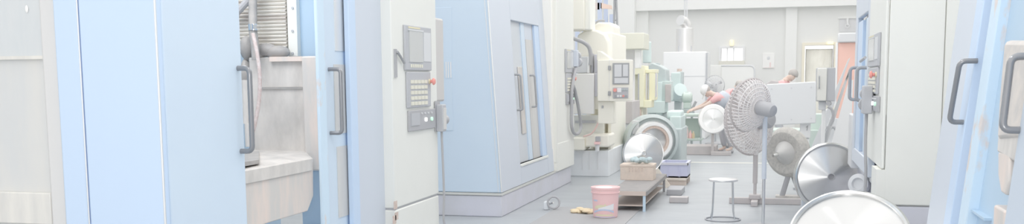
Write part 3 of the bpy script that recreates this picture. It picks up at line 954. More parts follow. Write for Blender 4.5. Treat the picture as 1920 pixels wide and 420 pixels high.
# white partition with rounded pipe rail
YW = 28.0
pt = thing('partition_screen', 'pale rounded partition screen below the small back window', 'screen', (B(1380, 200, YW).x, YW, 0))
bp(1328, 1352, 122, 240, YW + .1, .05, 'side_panel', m_wall2, pt, z0=0)
bp(1352, 1413, 124, 240, YW, .05, 'main_panel', m_wall2, pt, z0=0)
MB().tube(rounded([B(1352, 123, YW), B(1415, 123, YW), B(1415, 240, YW) * 1.0 + V(0, 0, -.3)], .15), .025, 8).build('rail', m_grey_l, pt)
o = MB().bpx(1430, 1452, 100, 128, YB - .03, .03).build('notice_sheet', m_paper, loc=B(1441, 128, YB - .02), bevel=.003)
tag(o, 'pale framed notice with red mark on the back wall beside the pilaster', 'notice')
MB().bpx(1443, 1445.5, 117, 126, YB - .034, .004).build('red_mark', mat('faded_red', (232, 214, 212), .7), o)
MB().bpx(1431, 1451, 126.2, 127.2, YB - .034, .004).build('border', mat('faded_red_line', (230, 218, 216), .7), o)
MB().ball(B(1441, 109, YB - .033), (.045, .004, .05)).build('picture', m_grey_l, o)
c = B(1372, 81, YB - .06)
o = MB().lathe([(0, -.08), (.05, -.08), (.06, -.03), (.06, .06), (.045, .09), (0, .1)], 16, Matrix.Translation(c)).build('wall_lamp', m_amber, loc=c)
tag(o, 'small amber lamp mounted above the back window', 'lamp')
MB().box(c.x - .05, c.x + .05, c.y, YB, c.z - .1, c.z - .06).build('lamp_bracket', m_grey_l, o)

# ================================================================== low bench, parts and bucket in the aisle
YT0 = 11.38
tz = .245
ta, tb_ = G(1158, 358.5, tz), G(1211, 358.5, tz)
tc_ = G(1233, 334, tz)
tbl = thing('low_bench', 'low dark steel bench with brown edge and one pale blue leg beside the red bucket', 'bench', ((ta.x + tb_.x) / 2, 12.5, 0))
x0, x1, y0, y1 = ta.x - .1, tb_.x, tb_.y, 13.7
MB().box(x0, x1, y0, y1, tz - .02, tz).build('bench_top', m_tabletop, tbl, bevel=.005)
MB().box(x0, x1, y0 - .012, y0, tz - .055, tz - .004).build('front_edge', m_tableedge, tbl)
MB().box(x1, x1 + .012, y0, y1, tz - .055, tz - .004).build('side_edge', m_tabletop, tbl)
MB().box(x0, x1 - .03, y0 + .03, y1 - .1, .06, .075).build('lower_shelf', m_tableedge, tbl)
for xx, yy, mt in ((x1 - .035, y0 + .0, m_skyleg), (x1 - .035, y1 - .06, m_dark2), (x0 + .01, y0, m_dark2), (x0 + .01, y1 - .06, m_dark2)):
    MB().box(xx, xx + .03, yy, yy + .03, 0, tz - .02).build('leg', mt, tbl, label='pale blue leg' if mt is m_skyleg else None)
# cardboard tray box on the bench
c0, c1 = B(1163, 331, 12.75), B(1225, 309, 12.75)
bxo = thing('cardboard_box', 'tan cardboard box with punched holes on the low bench', 'box', ((c0.x + c1.x) / 2, 12.9, tz))
bh = c1.z
MB().box(c0.x, c1.x, 12.75, 13.05, tz, bh - .02).build('box_body', m_card, bxo, bevel=.004)
MB().box(c0.x - .006, c1.x + .006, 12.744, 13.056, bh - .03, bh).build('box_lid', m_card, bxo, bevel=.004)
for i in range(5):
    for j in range(2):
        p = B(1180 + i * 6, 316 + j * 4.5, 12.742)
        MB().cyl(p, p + V(0, .006, 0), .008, n=8).build('hole', m_rust, bxo)
c = B(1203, 308, 12.88)
o = MB()
for i in range(9):
    o.ball((c.x - .11 + .027 * i, 12.86 + .03 * math.sin(i * 2.3), bh + .05 + .012 * math.sin(i * 1.7)), (.042, .055 + .02 * math.cos(i * 3), .034))
o = o.build('teal_rag', m_tealcloth, loc=(c.x, 12.88, bh))
tag(o, 'bunched teal rag on top of the tan cardboard box', 'rag')
# cone disc leaning on the bench
def disc(name, label, group, c, nrm, R, apex, mt, thick=.05, hub=.03, rim=None, hubm=None):
    M = face_matrix(c, nrm)
    bz = M.translation - V(0, 0, R)
    t = thing(name, label, 'turned disc', (c[0], c[1], max(0, c[2] - R)), group)
    pr = [(hub, apex), (hub * 1.3, apex), (R * .93, 0.012), (R * .955, .004), (R * .985, .006), (R, -.006), (R, -thick), (R * .95, -thick - .006), (hub, -thick)]
    MB().lathe(pr, 96).build('disc_plate', mt, t, M=M, angle=25)
    MB().lathe([(0, apex - .03), (hub * .9, apex - .03), (hub * .98, apex - .002), (hub * 1.05, apex + .003), (hub * 1.32, apex + .001)], 32).build('hub', hubm or m_steel_p, t, M=M)
    return t, M
cdc = B(1206, 288, 13.35)
R_ = cdc.z - tz - .002
td, M_ = disc('cone_disc', 'pale conical steel disc standing behind the tan cardboard box', None, cdc, V(.28, -1, .12), .28, .07, m_steel, .03, .028)
td.location.z = tz
for ch in td.children: ch.location.z -= tz - (cdc.z - .28)
# things just beyond the bench
cr0, cr1 = B(1238, 333, 14.6), B(1289, 305, 14.6)
cg = thing('plastic_crate', 'blue plastic crate on a wooden skid behind the low bench', 'crate', ((cr0.x + cr1.x) / 2, 14.9, .12))
zc0, zc1 = B(1262, 333, 14.6).z, B(1262, 305, 14.6).z
b = MB()
b.box(cr0.x, cr1.x, 14.6, 14.63, zc0, zc1).box(cr0.x, cr1.x, 15.07, 15.1, zc0, zc1).box(cr0.x, cr0.x + .03, 14.63, 15.07, zc0, zc1).box(cr1.x - .03, cr1.x, 14.63, 15.07, zc0, zc1).box(cr0.x, cr1.x, 14.6, 15.1, zc0, zc0 + .02)
b.build('crate_body', m_crate, cg)
b = MB().box(cr0.x - .012, cr1.x + .012, 14.585, 14.6, zc1 - .035, zc1).box(cr0.x - .012, cr1.x + .012, 15.1, 15.115, zc1 - .035, zc1).box(cr1.x, cr1.x + .012, 14.585, 15.115, zc1 - .035, zc1).box(cr0.x - .012, cr0.x, 14.585, 15.115, zc1 - .035, zc1)
b.build('crate_rim', m_base, cg)
MB().box(cr0.x + .03, cr1.x - .03, 14.63, 15.07, zc0 + .02, zc1 - .05).build('crate_filling', m_dark2, cg)
for px in (1252, 1274): MB().bpx(px - 1, px + 1, 309, 332, 14.592, .01).build('crate_rib', m_crate, cg)
sk = thing('wooden_skid', 'tan wooden skid under the blue plastic crate', 'skid', (cg.location.x, 14.9, 0))
MB().box(cr0.x - .05, cr1.x - .01, 14.5, 15.2, zc0 - .03, zc0 - .002).build('skid_board', m_wood, sk)
for dy in (14.52, 14.85, 15.1): MB().box(cr0.x - .05, cr1.x - .01, dy, dy + .09, 0, zc0 - .03).build('runner', m_tableedge, sk)
cg.location.z = cg.location.z
pa, pb = B(1222, 308, 14.3), B(1253, 347, 14.12)
pb.z = .012
dv = (pb - pa).normalized(); sd = V(0, 0, 1).cross(dv).normalized(); up_ = dv.cross(sd)
hw = .04
nn = V(dv.z, 0, -dv.x).normalized() * hw
b = MB().prism([pa + nn, pb + nn, pb - nn, pa - nn], (0, .025, 0))
o = b.build('wooden_plank', m_wood, loc=(pb.x, pb.y, 0), bevel=.003)
tag(o, 'short pale plank leaning against the blue plastic crate', 'plank')
# red bucket
bc = G(1135, 406, .008)
bk = thing('paint_bucket', 'red plastic pail with printed label beside the low bench', 'bucket', (bc.x, bc.y, .008))
hB = B(1135, 350, bc.y).z - .008
Rt, Rb = .158, .135
MB().lathe([(0, .004), (Rb, 0), (Rb + .003, .012), (Rt - .006, hB * .8), (Rt - .005, hB * .8), (Rt - .005, hB * .98), (0, hB * .98)], 48, Matrix.Translation((bc.x, bc.y, .008))).build('pail', m_red, bk)
MB().lathe([(Rt - .006, hB * .80), (Rt + .006, hB * .81), (Rt + .006, hB * .84), (Rt, hB * .845), (Rt + .002, hB * .93), (Rt + .008, hB * .94), (Rt + .008, hB), (Rt - .01, hB), (Rt - .012, hB * .985), (0, hB * .985)], 48, Matrix.Translation((bc.x, bc.y, .008))).build('lid', m_red, bk)
MB().lathe([(0, hB * 1.0), (.03, hB * 1.012), (.09, hB * 1.0), (.095, hB * .985)], 32, Matrix.Translation((bc.x - .01, bc.y - .05, .008)) @ Matrix.Diagonal((1, 1.2, 1, 1))).build('lid_sticker', m_label, bk)
def patch(u0, u1, v0f, v1f, mt, nm, lift=.002, n=16):
    """a curved printed patch on the pail, u in degrees around the side facing the aisle's near end"""
    vs, fs = [], []
    for i in range(n + 1):
        u = u0 + (u1 - u0) * i / n; t = i / n
        a = math.radians(-90 + u + 11)
        for v in (v0f(t), v1f(t)):
            r = Rb + (Rt - .006 - Rb) * v / .8 + lift
            vs.append((bc.x + r * math.cos(a), bc.y + r * math.sin(a), .008 + v * hB))
    for i in range(n): fs.append((2 * i, 2 * i + 2, 2 * i + 3, 2 * i + 1))
    return MB().add(vs, fs).build(nm, mt, bk)
patch(-55, 40, lambda t: .30, lambda t: .34 + .10 * math.sin(3.1 * t + .4), m_lab_y, 'label_sun', .0015)
patch(-35, 38, lambda t: .27, lambda t: .32 + .16 * t, m_label, 'label_cloud', .0025)
patch(-60, 40, lambda t: .15 + .10 * math.sin(3 * t), lambda t: .22 + .08 * math.sin(3 * t), m_lab_b, 'label_wave', .0035)
patch(-50, 36, lambda t: .07, lambda t: .12, m_lab_y, 'label_band', .0025)
patch(-60, 50, lambda t: .015, lambda t: .04, m_lab_b, 'label_base_line', .0025)
patch(-62, -38, lambda t: .55, lambda t: .60, m_lab_b, 'label_mark', .0025)
patch(-8, 2, lambda t: .40 , lambda t: .40 + .08 * math.sin(3.14 * t), m_lab_y, 'label_flame', .003)
# floor plate and yellow rag
f0, f1 = G(1010, 432), G(1165, 393)
o = MB().box(f0.x - .2, -1.55, 9.6, 11.75, 0, .006).build('floor_mat', mat('dark_mat', (168, 168, 169), .6), loc=(-2.2, 10.7, 0))
tag(o, 'dark flat floor mat beneath the red bucket', 'mat')
rg = G(1096, 400, .0)
b = MB()
for i in range(14): b.ball((rg.x + random.uniform(-.12, .1), rg.y + random.uniform(-.07, .07), .022 + .012 * (i % 3)), (random.uniform(.03, .06), random.uniform(.03, .06), random.uniform(.014, .024)))
o = b.build('yellow_rag', m_yel, loc=(rg.x, rg.y, 0))
tag(o, 'crumpled yellow rag lying at the foot of the red bucket', 'rag')
vc = G(1036, 393)
vv = thing('drain_valve', 'small dark round valve on the floor beside the second blue machine base', 'valve', (vc.x, vc.y, 0))
MB().box(vc.x - .1, vc.x - .04, vc.y - .05, vc.y + .05, 0, .1).build('valve_block', m_base_grey, vv, bevel=.01)
MB().ring((vc.x + .02, vc.y - .03, .09), (.4, -1, .2), .07, .013).build('hand_wheel', m_dark2, vv)
MB().cyl((vc.x - .04, vc.y, .07), (vc.x + .02, vc.y - .04, .09), .014).build('spindle', m_chrome, vv)
# brown block on floor
k0 = G(1272, 381)
o = MB().box(k0.x - .115, k0.x + .115, k0.y, k0.y + .16, .0, .075).build('steel_block', m_brownsteel, loc=(k0.x, k0.y + .08, 0), bevel=.008)
tag(o, 'brown rectangular block lying alone on the open floor', 'block')
k1 = G(1240, 366)
o = MB().box(x1 + .06, x1 + .26, k1.y, k1.y + .5, 0, .08).build('dark_bar', m_dark2, loc=(k1.x, k1.y + .2, 0), bevel=.008)
tag(o, 'dark flat bar on the floor along the low bench side', 'bar')

# ------------------------------------------------------------------ stool
sg = G(1355, 412)
stl = thing('round_stool', 'round steel stool with thin wire legs on the open floor', 'stool', (sg.x, sg.y, 0))
sh = .455; sR = .158
MB().lathe([(0, sh - .022), (sR - .01, sh - .026), (sR, sh - .02), (sR, sh - .004), (sR - .008, sh), (0, sh + .002)], 48, Matrix.Translation((sg.x, sg.y, 0))).build('seat', m_sheet, stl)
for a in (35, 125, 215, 305):
    a = math.radians(a + 15)
    d = V(math.cos(a), math.sin(a), 0)
    MB().tube(rounded([V(sg.x, sg.y, sh - .025) + d * (sR - .015), V(sg.x, sg.y, .08) + d * (sR - .0), V(sg.x, sg.y, .008) + d * (sR + .025)], .05), .0065, 8).build('leg', m_chrome, stl)
MB().ring((sg.x, sg.y, .009), (0, 0, 1), sR + .03, .008, 48).build('foot_ring', m_grey, stl)

# ================================================================== turned discs
# small disc on its pole stand with a brown slab
c = B(1337, 223, 20.2)
ds, M_ = disc('faceplate_stand', 'small turned steel disc with broad rim held upright on a brown floor stand', None, c, V(.1, -1, .08), .29, .02, m_steel, .07, .02)
ds.location.z = 0
dz = c.z - .29
for ch in ds.children: ch.location.z += dz
WL[ds.name] = V(c.x, c.y, 0)
MB().lathe([(.205, .012), (.21, .03), (.28, .03), (.295, .01), (.295, -.07), (.28, -.075)], 64).build('rim', m_sheet, ds, M=M_)
MB().cyl((c.x - .01, c.y + .12, .05), (c.x - .01, c.y + .12, c.z - .1), .028, n=12).build('pole', m_brownsteel, ds)
MB().box(c.x - .06, c.x + .04, c.y + .07, c.y + .17, c.z - .12, c.z + .05).build('clamp', m_dark2, ds, bevel=.01)
MB().box(c.x - .04, c.x + .36, c.y + .07, c.y + .17, .0, .08).build('foot_bar', m_brownsteel, ds, bevel=.008)
s0, s1_ = G(1262, 290), G(1343, 290)
o = MB().box(s0.x, s1_.x, s0.y, s0.y + .7, 0, B(1300, 274, s0.y).z).build('steel_slab', m_brownsteel, loc=((s0.x + s1_.x) / 2, s0.y + .3, 0), bevel=.01)
tag(o, 'wide brown steel slab on the floor under the small upright disc', 'slab')
# big cone disc by the apron of the cream and blue machine
c = B(1556, 326, 11.95)
c.z = .405
bd, M_ = disc('cone_disc', 'big shiny conical steel disc standing upright beside the cream sided machine', None, (c.x, c.y, c.z), V(.16, -1, .12), .40, .085, m_steel, .09, .034, hubm=m_dark2)
MB().lathe([(.365, -.01), (.365, .03), (.38, .042), (.397, .03), (.404, 0), (.404, -.05), (.395, -.09)], 96).build('rim', m_steel_p, bd, M=M_)
MB().box(c.x - .30, c.x - .1, c.y + .12, c.y + .4, 0, .22).build('support_block', m_blue_grey, bd, bevel=.012)
# near disc tilted back
c = V(*B(1592, 445, 7.25))
c.z = .425
nd, M_ = disc('cone_disc', 'nearest bright steel disc lying tilted back in front of the big upright disc', None, (c.x, c.y, c.z), V(-.12, -1, 1.0), .42, .06, mat('dimmed_turned_steel', (212, 212, 211), 0.25, 1.0, aniso=.95, k=1.0), .08, .03)  # darkened copy of the turned steel, offsets sky light on the tilted face
MB().lathe([(.385, -.01), (.385, .03), (.4, .04), (.417, .028), (.425, 0), (.425, -.05), (.41, -.085)], 96).build('rim', m_steel_p, nd, M=M_)
MB().box(c.x - .15, c.x + .15, c.y - .2, c.y + .3, 0, .118).build('floor_block', m_dark2, nd, bevel=.012)
MB().box(c.x - .15, c.x + .15, c.y + .12, c.y + .3, .118, .26).build('support_block', m_dark2, nd, bevel=.012)
# rough casting ring with pale cone on dark stand
c = B(1474, 286, 13.2)
rc = thing('casting_ring', 'rough brown casting ring with a pale cone centre on a dark stand', 'casting', (c.x, c.y, 0))
Mx = face_matrix(c, V(-.75, -1, -.12))
MB().lathe([(.14, .02), (.2, .05), (.27, .05), (.31, .02), (.33, -.03), (.31, -.09), (.26, -.12), (.14, -.12)], 56).build('ring', m_castrough, rc, M=Mx)
MB().lathe([(0, .2), (.035, .19), (.05, .14), (.15, .03), (.17, -.02), (.17, -.1), (0, -.1)], 40).build('cone_centre', mat('pale_casting', (209, 208, 206), .5), rc, M=Mx)
tp = Mx @ V(0, 0, .2)
MB().tube([tp, tp + (Mx.to_3x3() @ V(0, 0, .07))], [.03, .018], 14).build('spigot', m_steel_p, rc)
MB().tube([V(c.x - .04, c.y + .04, .02), V(c.x + .04, c.y + .04, c.z - .28)], .035, 10).build('stand_leg', m_dark2, rc)
MB().tube([V(c.x + .2, c.y + .1, .02), V(c.x + .08, c.y + .06, c.z - .26)], .035, 10).build('stand_leg', m_dark2, rc)
MB().box(c.x - .12, c.x + .3, c.y - .02, c.y + .16, 0, .03).build('stand_base', m_tan, rc)

# ================================================================== pedestal fans
def fan(name, label, c, nrm, R, depth, pole_xy, mt, pole_mt, base='bars', motor=True, rings=7, spokes=40, polr=.022, lower=None, wr=.0035):
    c = Vector(c); nrm = Vector(nrm).normalized()
    t = thing(name, label, 'fan', (pole_xy[0], pole_xy[1], 0), 'pedestal fans')
    M = face_matrix(c, nrm)
    def P(r, a, z): return M @ V(r * math.cos(a), r * math.sin(a), z)
    for nm, sgn in (('front_guard', 1), ('rear_guard', -1)):
        b = MB()
        for i in range(rings):
            f = (i + 1) / rings
            z = sgn * depth * math.sqrt(max(0, 1 - f ** 2.4))
            b.ring(M @ V(0, 0, z), nrm, R * f, wr * (2.2 if i == rings - 1 else 1), 40, 5)
        for k in range(spokes):
            a = 2 * math.pi * k / spokes
            pts = [P(R * f, a + .35 * f, sgn * depth * math.sqrt(max(0, 1 - f ** 2.4))) for f in (.12, .4, .65, .85, .95, 1.0)]
            b.tube(pts, wr, 4)
        b.build(nm, mt, t)
    for k in range(3):
        a = 2 * math.pi * k / 3 + .5
        vs = []
        for r, w_, tw in ((.12, .25, .05), (.5, .55, .04), (.85, .5, .02)):
            for da, z in ((-w_ / 2, -tw), (w_ / 2, tw)):
                vs.append(P(R * r, a + da, z))
        b = MB().add(vs, [(0, 1, 3, 2), (2, 3, 5, 4)])
        bl = b.build('blade', mt, t, angle=180)
        q = bl.modifiers.new('solid', 'SOLIDIFY'); q.thickness = .006
    MB().lathe([(0, .05), (R * .12, .04), (R * .14, -.03), (0, -.03)], 20).build('blade_hub', mt, t, M=M)
    if motor:
        MB().lathe([(0, -depth * .7), (R * .2, -depth * .7), (R * .27, -depth - .02), (R * .27, -depth - .15), (R * .2, -depth - .19), (0, -depth - .2)], 24).build('motor', m_dark2, t, M=M)
    mc = M @ V(0, 0, -depth - .08)
    top = V(pole_xy[0], pole_xy[1], (mc.z if lower is None else lower))
    MB().cyl((pole_xy[0], pole_xy[1], .04), (top.x, top.y, top.z * .42), polr * .8, n=14).build('lower_pole', pole_mt[1], t)
    MB().cyl((top.x, top.y, top.z * .42), top, polr * 1.15, n=14).build('upper_pole', pole_mt[0], t)
    MB().tube([top, (top + mc) / 2 + V(0, 0, .0), mc], polr * 1.1, 10).build('yoke', mt, t)
    if base == 'bars':
        MB().box(pole_xy[0] - .31, pole_xy[0] + .55, pole_xy[1] - .04, pole_xy[1] + .04, 0, .075).build('base_bar', m_brownsteel, t, bevel=.006)
        MB().box(pole_xy[0] - .04, pole_xy[0] + .04, pole_xy[1] - .3, pole_xy[1] + .3, 0, .06).build('base_bar', m_brownsteel, t, bevel=.006)
        MB().box(pole_xy[0] - .07, pole_xy[0] + .07, pole_xy[1] - .07, pole_xy[1] + .07, .06, .12).build('base_socket', m_brownsteel, t, bevel=.01)
    else:
        MB().lathe([(0, 0), (.24, 0), (.24, .02), (.2, .04), (.04, .06), (0, .06)], 36, Matrix.Translation((pole_xy[0], pole_xy[1], 0))).build('base_plate', m_dark2, t)
    return t


# brown fan with the bowl-shaped guard
g0 = G(1415, 382)
fan('pedestal_fan', 'brown pedestal fan with low bowl-shaped guard on a brown pole with bar feet', B(1404, 228, g0.y), V(-.75, .6, -.12), .41, .16, (g0.x, g0.y), m_fan, (m_brownsteel, m_brownsteel), 'bars', rings=9, spokes=56, polr=.026, wr=.006, lower=B(1414, 290, g0.y).z)
g1 = G(1434, 430)
fan('pedestal_fan', 'dark pedestal fan on the thin steel pole, its round motor beside the white cabinet', B(1405, 197, g1.y - .05), V(-.72, .62, .16), .27, .13, (B(1433, 300, g1.y).x, g1.y), m_fan, (m_blue_grey, m_chrome), 'disc', rings=7, spokes=44, polr=.021, wr=.0055)
p = B(1340, 160, 23.6)
fan('pedestal_fan', 'pale wire guarded pedestal fan behind the crouched worker in the white cap', p, V(.35, -1, .1), .235, .1, (p.x + .02, 23.85), m_grey_l, (m_grey, m_grey), 'disc', rings=6, spokes=32, polr=.025, wr=.0035)

# ================================================================== white cabinet on post and neighbours
YC = 14.2
wc = thing('switch_cabinet', 'white sheet metal cabinet with rivets held on a white post marked 1', 'cabinet', (B(1511, 260, YC).x, YC + .15, 0))
MB().prism([B(1437, 158, YC), B(1530, 153, YC), B(1530, 231, YC), B(1449, 235, YC), B(1441, 215, YC)], (0, .3, 0)).build('housing', mat('cool_white_paint', (228, 229, 230), .45), wc, bevel=.012)
MB().prism([B(1434, 160, YC + .31), B(1438, 156, YC + .31), B(1446, 150, YC + .31), B(1460, 152, YC + .31), B(1462, 170, YC + .31), B(1450, 233, YC + .31), B(1428, 200, YC + .31)], (0, .12, 0)).build('rear_cover', m_brownsteel, wc, bevel=.01)
for px, py in ((1447, 167), (1484, 165.5), (1521, 163.5), (1484, 224), (1521, 222)):
    p = B(px, py, YC)
    MB().cyl(p, p + V(0, -.008, 0), .01, n=10).build('rivet', m_grey_l, wc)
bp(1500, 1520, 231, 259, YC + .08, .14, 'post_sleeve', m_white, wc)
p = B(1509, 259, YC + .15)
MB().box(p.x - .055, p.x + .06, YC + .1, YC + .2, .0, p.z).build('post', m_white, wc, bevel=.01)
MB().box(p.x - .14, p.x + .14, YC - .0, YC + .3, 0, .03).build('post_foot', m_grey, wc)
b = MB()
b.prism([B(1513, 236, YC + .078), B(1515.5, 235, YC + .078), B(1513.8, 245, YC + .078), B(1512.2, 245, YC + .078)], (0, .004, 0))
b.prism([B(1511, 238.5, YC + .078), B(1513.2, 236, YC + .078), B(1513.4, 237.4, YC + .078), B(1511.5, 239.6, YC + .078)], (0, .004, 0))
b.build('number_mark', m_mark, wc)

# green machine bed behind the white cabinet
Yg = 18.5
gb = thing('machine_bed', 'green machine bed with grey blocks partly hidden behind the white cabinet post', 'machine tool', (B(1530, 260, Yg).x, Yg + .4, 0))
bp(1446, 1570, 244, 268, Yg, .9, 'bed_casting', m_green, gb, z0=0)
bp(1520, 1546, 214, 246, Yg + .2, .5, 'pedestal', m_green, gb)
bp(1545, 1563, 236, 258, Yg - .3, .25, 'motor_box', m_dark2, gb, z0=0)
bp(1546, 1562, 206, 236, Yg + .1, .4, 'tail_block', m_grey_l, gb)
bp(1552, 1580, 222, 240, Yg - .35, .04, 'cover_plate', m_grey_l, gb, z0=0)
MB().tube(smoothpath([B(1533, 256, Yg - .5), B(1550, 248, Yg - .5), B(1562, 238, Yg - .5), B(1572, 250, Yg - .5)], 6), .025, 8).build('cable', m_dark2, gb)

# beige cabinet with handle
Yk = 15.6
kb = thing('control_cabinet', 'beige control cabinet with a bar handle beside the orange panel', 'cabinet', (B(1547, 190, Yk).x, Yk + .2, 0))
bp(1532, 1550, 128, 189, Yk, .04, 'door', mat('beige_cabinet', (223, 222, 217), .5), kb)
bp(1531, 1566, 127, 190, Yk + .045, .35, 'cabinet_body', m_grey, kb)
p0, p1 = B(1536, 143, Yk), B(1536, 165, Yk)
handle(kb, p0, p1, (0, -.04, 0), .009, m_dark)
bp(1535, 1549, 190, 206, Yk + .1, .15, 'bracket', m_grey_l, kb)
MB().cyl(B(1553, 194, Yk + .02), B(1555, 194, Yk + .1), .035, n=14).build('pivot', m_dark2, kb)
bp(1540, 1547, 204, 300, Yk + .14, .1, 'post', m_white, kb, z0=0)
MB().tube(smoothpath([B(1552, 200, Yk), B(1560, 206, Yk), B(1562, 222, Yk), B(1556, 236, Yk)], 6), .02, 8).build('cable', m_dark2, kb)
# orange panel, box and recess
Yo = 24.0
oo = thing('orange_panel', 'tall orange red panel board with white side frame behind the beige cabinet', 'panel', (B(1585, 120, Yo).x, Yo, 0))
bp(1569, 1610, 80, 240, Yo, .06, 'panel_board', m_orange_p, oo, z0=0)
bp(1565.5, 1569.5, 80, 240, Yo - .02, .1, 'side_frame', m_white, oo, z0=0)
zt_ = B(1585, 80, Yo).z
gx = thing('junction_box', 'pale grey junction box on top of the orange panel', 'box', (B(1590, 80, Yo).x, Yo + .1, zt_))
bp(1572, 1612, 61, 79.6, Yo - .1, .4, 'box_body', m_grey_l, gx, bevel=.03)
sn = MB().bpx(1574, 1612, 33, 60, YB - .02, .01).build('wall_recess', mat('grey_recess', (216, 216, 217), .7), loc=B(1590, 60, YB))
tag(sn, 'grey recessed hatch high on the back wall with hanging white cord fitting', 'hatch')
MB().bpx(1572, 1612, 31, 34.5, YB - .06, .06).build('lintel', m_wall2, sn)
c = B(1589, 42, YB - .08)
MB().tube([c + V(0, 0, .12), c, c + V(.02, 0, -.08)], .03, 8).build('cord_fitting', m_white, sn)
MB().ring(c + V(0, -.01, -.1), (0, 1, 0), .05, .012, 20, 6).build('cord_loop', m_white, sn)
c = B(1560, 80, YB - .2)
o = MB().box(c.x - .14, c.x + .05, YB - .2, YB, c.z - .06, c.z + .03).build('wall_light', m_amber, loc=c, bevel=.03)
tag(o, 'small amber glowing light at the upper corner of the bright doorway', 'lamp')
# leaning sheets
for i, (a0, a1, b0, b1, mt, lab, nm) in enumerate((
    ((1590, 112), (1594, 108), (1560, 208), (1551, 205), m_grey_l, 'grey metal channel leaning beside the beige cabinet', 'metal_channel'),
    ((1592, 130), (1596, 128), (1568, 215), (1562, 210), m_chrome, 'shiny narrow steel strip leaning just nearer than the grey channel', 'steel_strip'),
    ((1592, 150), (1600, 150), (1597, 222), (1572, 222), m_white, 'white plastic sheet leaning against the blue door machine', 'white_sheet'))):
    Yl = 16.8 - .6 * i
    P4 = [B(*a0, Yl), B(*a1, Yl), B(*b0, Yl), B(*b1, Yl)]
    d1_ = (P4[3] - P4[0]); d2_ = (P4[2] - P4[1])
    k_ = P4[3].z / max(1e-3, -(d1_.z)); k2_ = P4[2].z / max(1e-3, -(d2_.z))
    low = [P4[1] + d2_ * (1 + k2_), P4[0] + d1_ * (1 + k_)]
    o = MB().prism([P4[0], P4[1], low[0], low[1]], (0, .02, 0)).build(nm, mt, loc=((low[0].x + low[1].x) / 2, Yl, 0), bevel=.003)
    tag(o, lab, 'sheet')

# ================================================================== MACHINE 3 (cream sided, on the opposite side of the aisle)
Yr0 = 8.1
XR = B(1655, 200, Yr0).x
m9 = thing('machining_center', 'cream sided machining centre with dark blue base and narrow blue double doors', 'machine tool', (1.5, 10, 0))
yE9 = A(1589, 250, XR).y
ZR = 3.0
zb9 = B(1700, 385, Yr0).z
xe9 = B(1769, 150, Yr0).x
xs9 = B(1664, 150, Yr0).x
MB().box(xs9 + .004, xe9 - .003, Yr0, Yr0 + .04, zb9, ZR).build('side_panel', m_cream, m9, bevel=.008, seg=3)
MB().box(xe9 + .003, 2.2, Yr0 + .01, Yr0 + .05, zb9, ZR).build('side_rear_panel', m_cream, m9, bevel=.008)
x_in = B(1641, 380, Yr0).x
MB().box(x_in - .005, 2.2, Yr0 + .01, Yr0 + .4, 0, zb9 - .012).build('base', m_base, m9, bevel=.01)
MB().box(XR + .12, 2.2, Yr0 + .4, yE9, 0, zb9 - .012).build('base', m_base, m9, bevel=.01)
MB().box(2.15, 2.2, Yr0 + .05, yE9, zb9, ZR).build('rear_panel', m_cream, m9)
MB().box(XR + .05, 2.2, Yr0 + .06, yE9, ZR - .06, ZR - .02).build('roof_panel', m_cream, m9)
# control column at the near end
zc9 = A(1652, 318, XR).z
yk0, yk1 = Yr0 + .002, A(1626, 200, XR).y
MB().box(XR, xs9, yk0, yk1, zc9, ZR).build('control_column', m_cream, m9, bevel=.025, seg=4)
MB().box(x_in, XR + .1, Yr0 + .002, Yr0 + .38, zb9, zc9 - .004).build('column_foot', m_cream, m9)
MB().box(XR + .1, XR + .16, Yr0 + .38, yE9, zb9 - .02, zc9 + .1).build('lower_front', m_grey_l, m9)
# front with window
yf0, yf1 = yk1, A(1598, 150, XR).y
ywa, ywb = A(1620, 150, XR).y, A(1601, 150, XR).y
zwa, zwb = A(1611, 290, XR).z, A(1612, 30, XR).z
b = MB()
zfb = A(1600, 308, XR).z
b.box(XR + .02, XR + .08, yf0, ywa, zfb, ZR).box(XR + .02, XR + .08, ywb, yf1, zfb, ZR).box(XR + .02, XR + .08, ywa, ywb, zfb, zwa).box(XR + .02, XR + .08, ywa, ywb, zwb, ZR)
b.build('front_panel', m_blue_grey, m9, bevel=.01)
lw = ywb - ywa
MB().box(XR + .1, XR + .12, ywa, ywb, zwa, zwb).build('door_leaf', m_blue_deep, m9)
MB().box(XR + .03, XR + .1, ywb - lw * .42, ywb - .03, zwa, zwb - .04).build('door_stile', m_blue_light, m9, bevel=.006)
MB().box(XR + .04, XR + .1, ywa + lw * .06, ywa + lw * .34, zwa, zwb - .04).build('door_stile', m_blue, m9, bevel=.006)
MB().box(XR + .06, XR + .1, ywa + lw * .40, ywa + lw * .5, zwa, zwb).build('door_gap', m_dark2, m9)
for px, q0, q1 in ((1603, 127, 187), (1617, 127, 189)):
    y_ = A(px, 150, XR).y
    z0_, z1_ = A(px, q1, XR).z, A(px, q0, XR).z
    handle(m9, (XR + .06, y_, z1_), (XR + .06, y_, z0_), (-.11, 0, 0), .017, m_dark, rr=.04)
# apron
MB().box(XR + .01, XR + .5, yf1 + .003, yE9, A(1590, 312, XR).z, A(1590, 212, XR).z).build('coolant_apron', m_grey_l, m9, bevel=.015)


def s9(px, py):
    y = yk0 + .18 + (yk1 - yk0 - .3) * (1 - (px - 757) / 54.0)
    z0 = A(1634, 68, XR).z; z1 = A(1634, 205, XR).z
    return y, z0 + (z1 - z0) * (py - 50) / 194.0


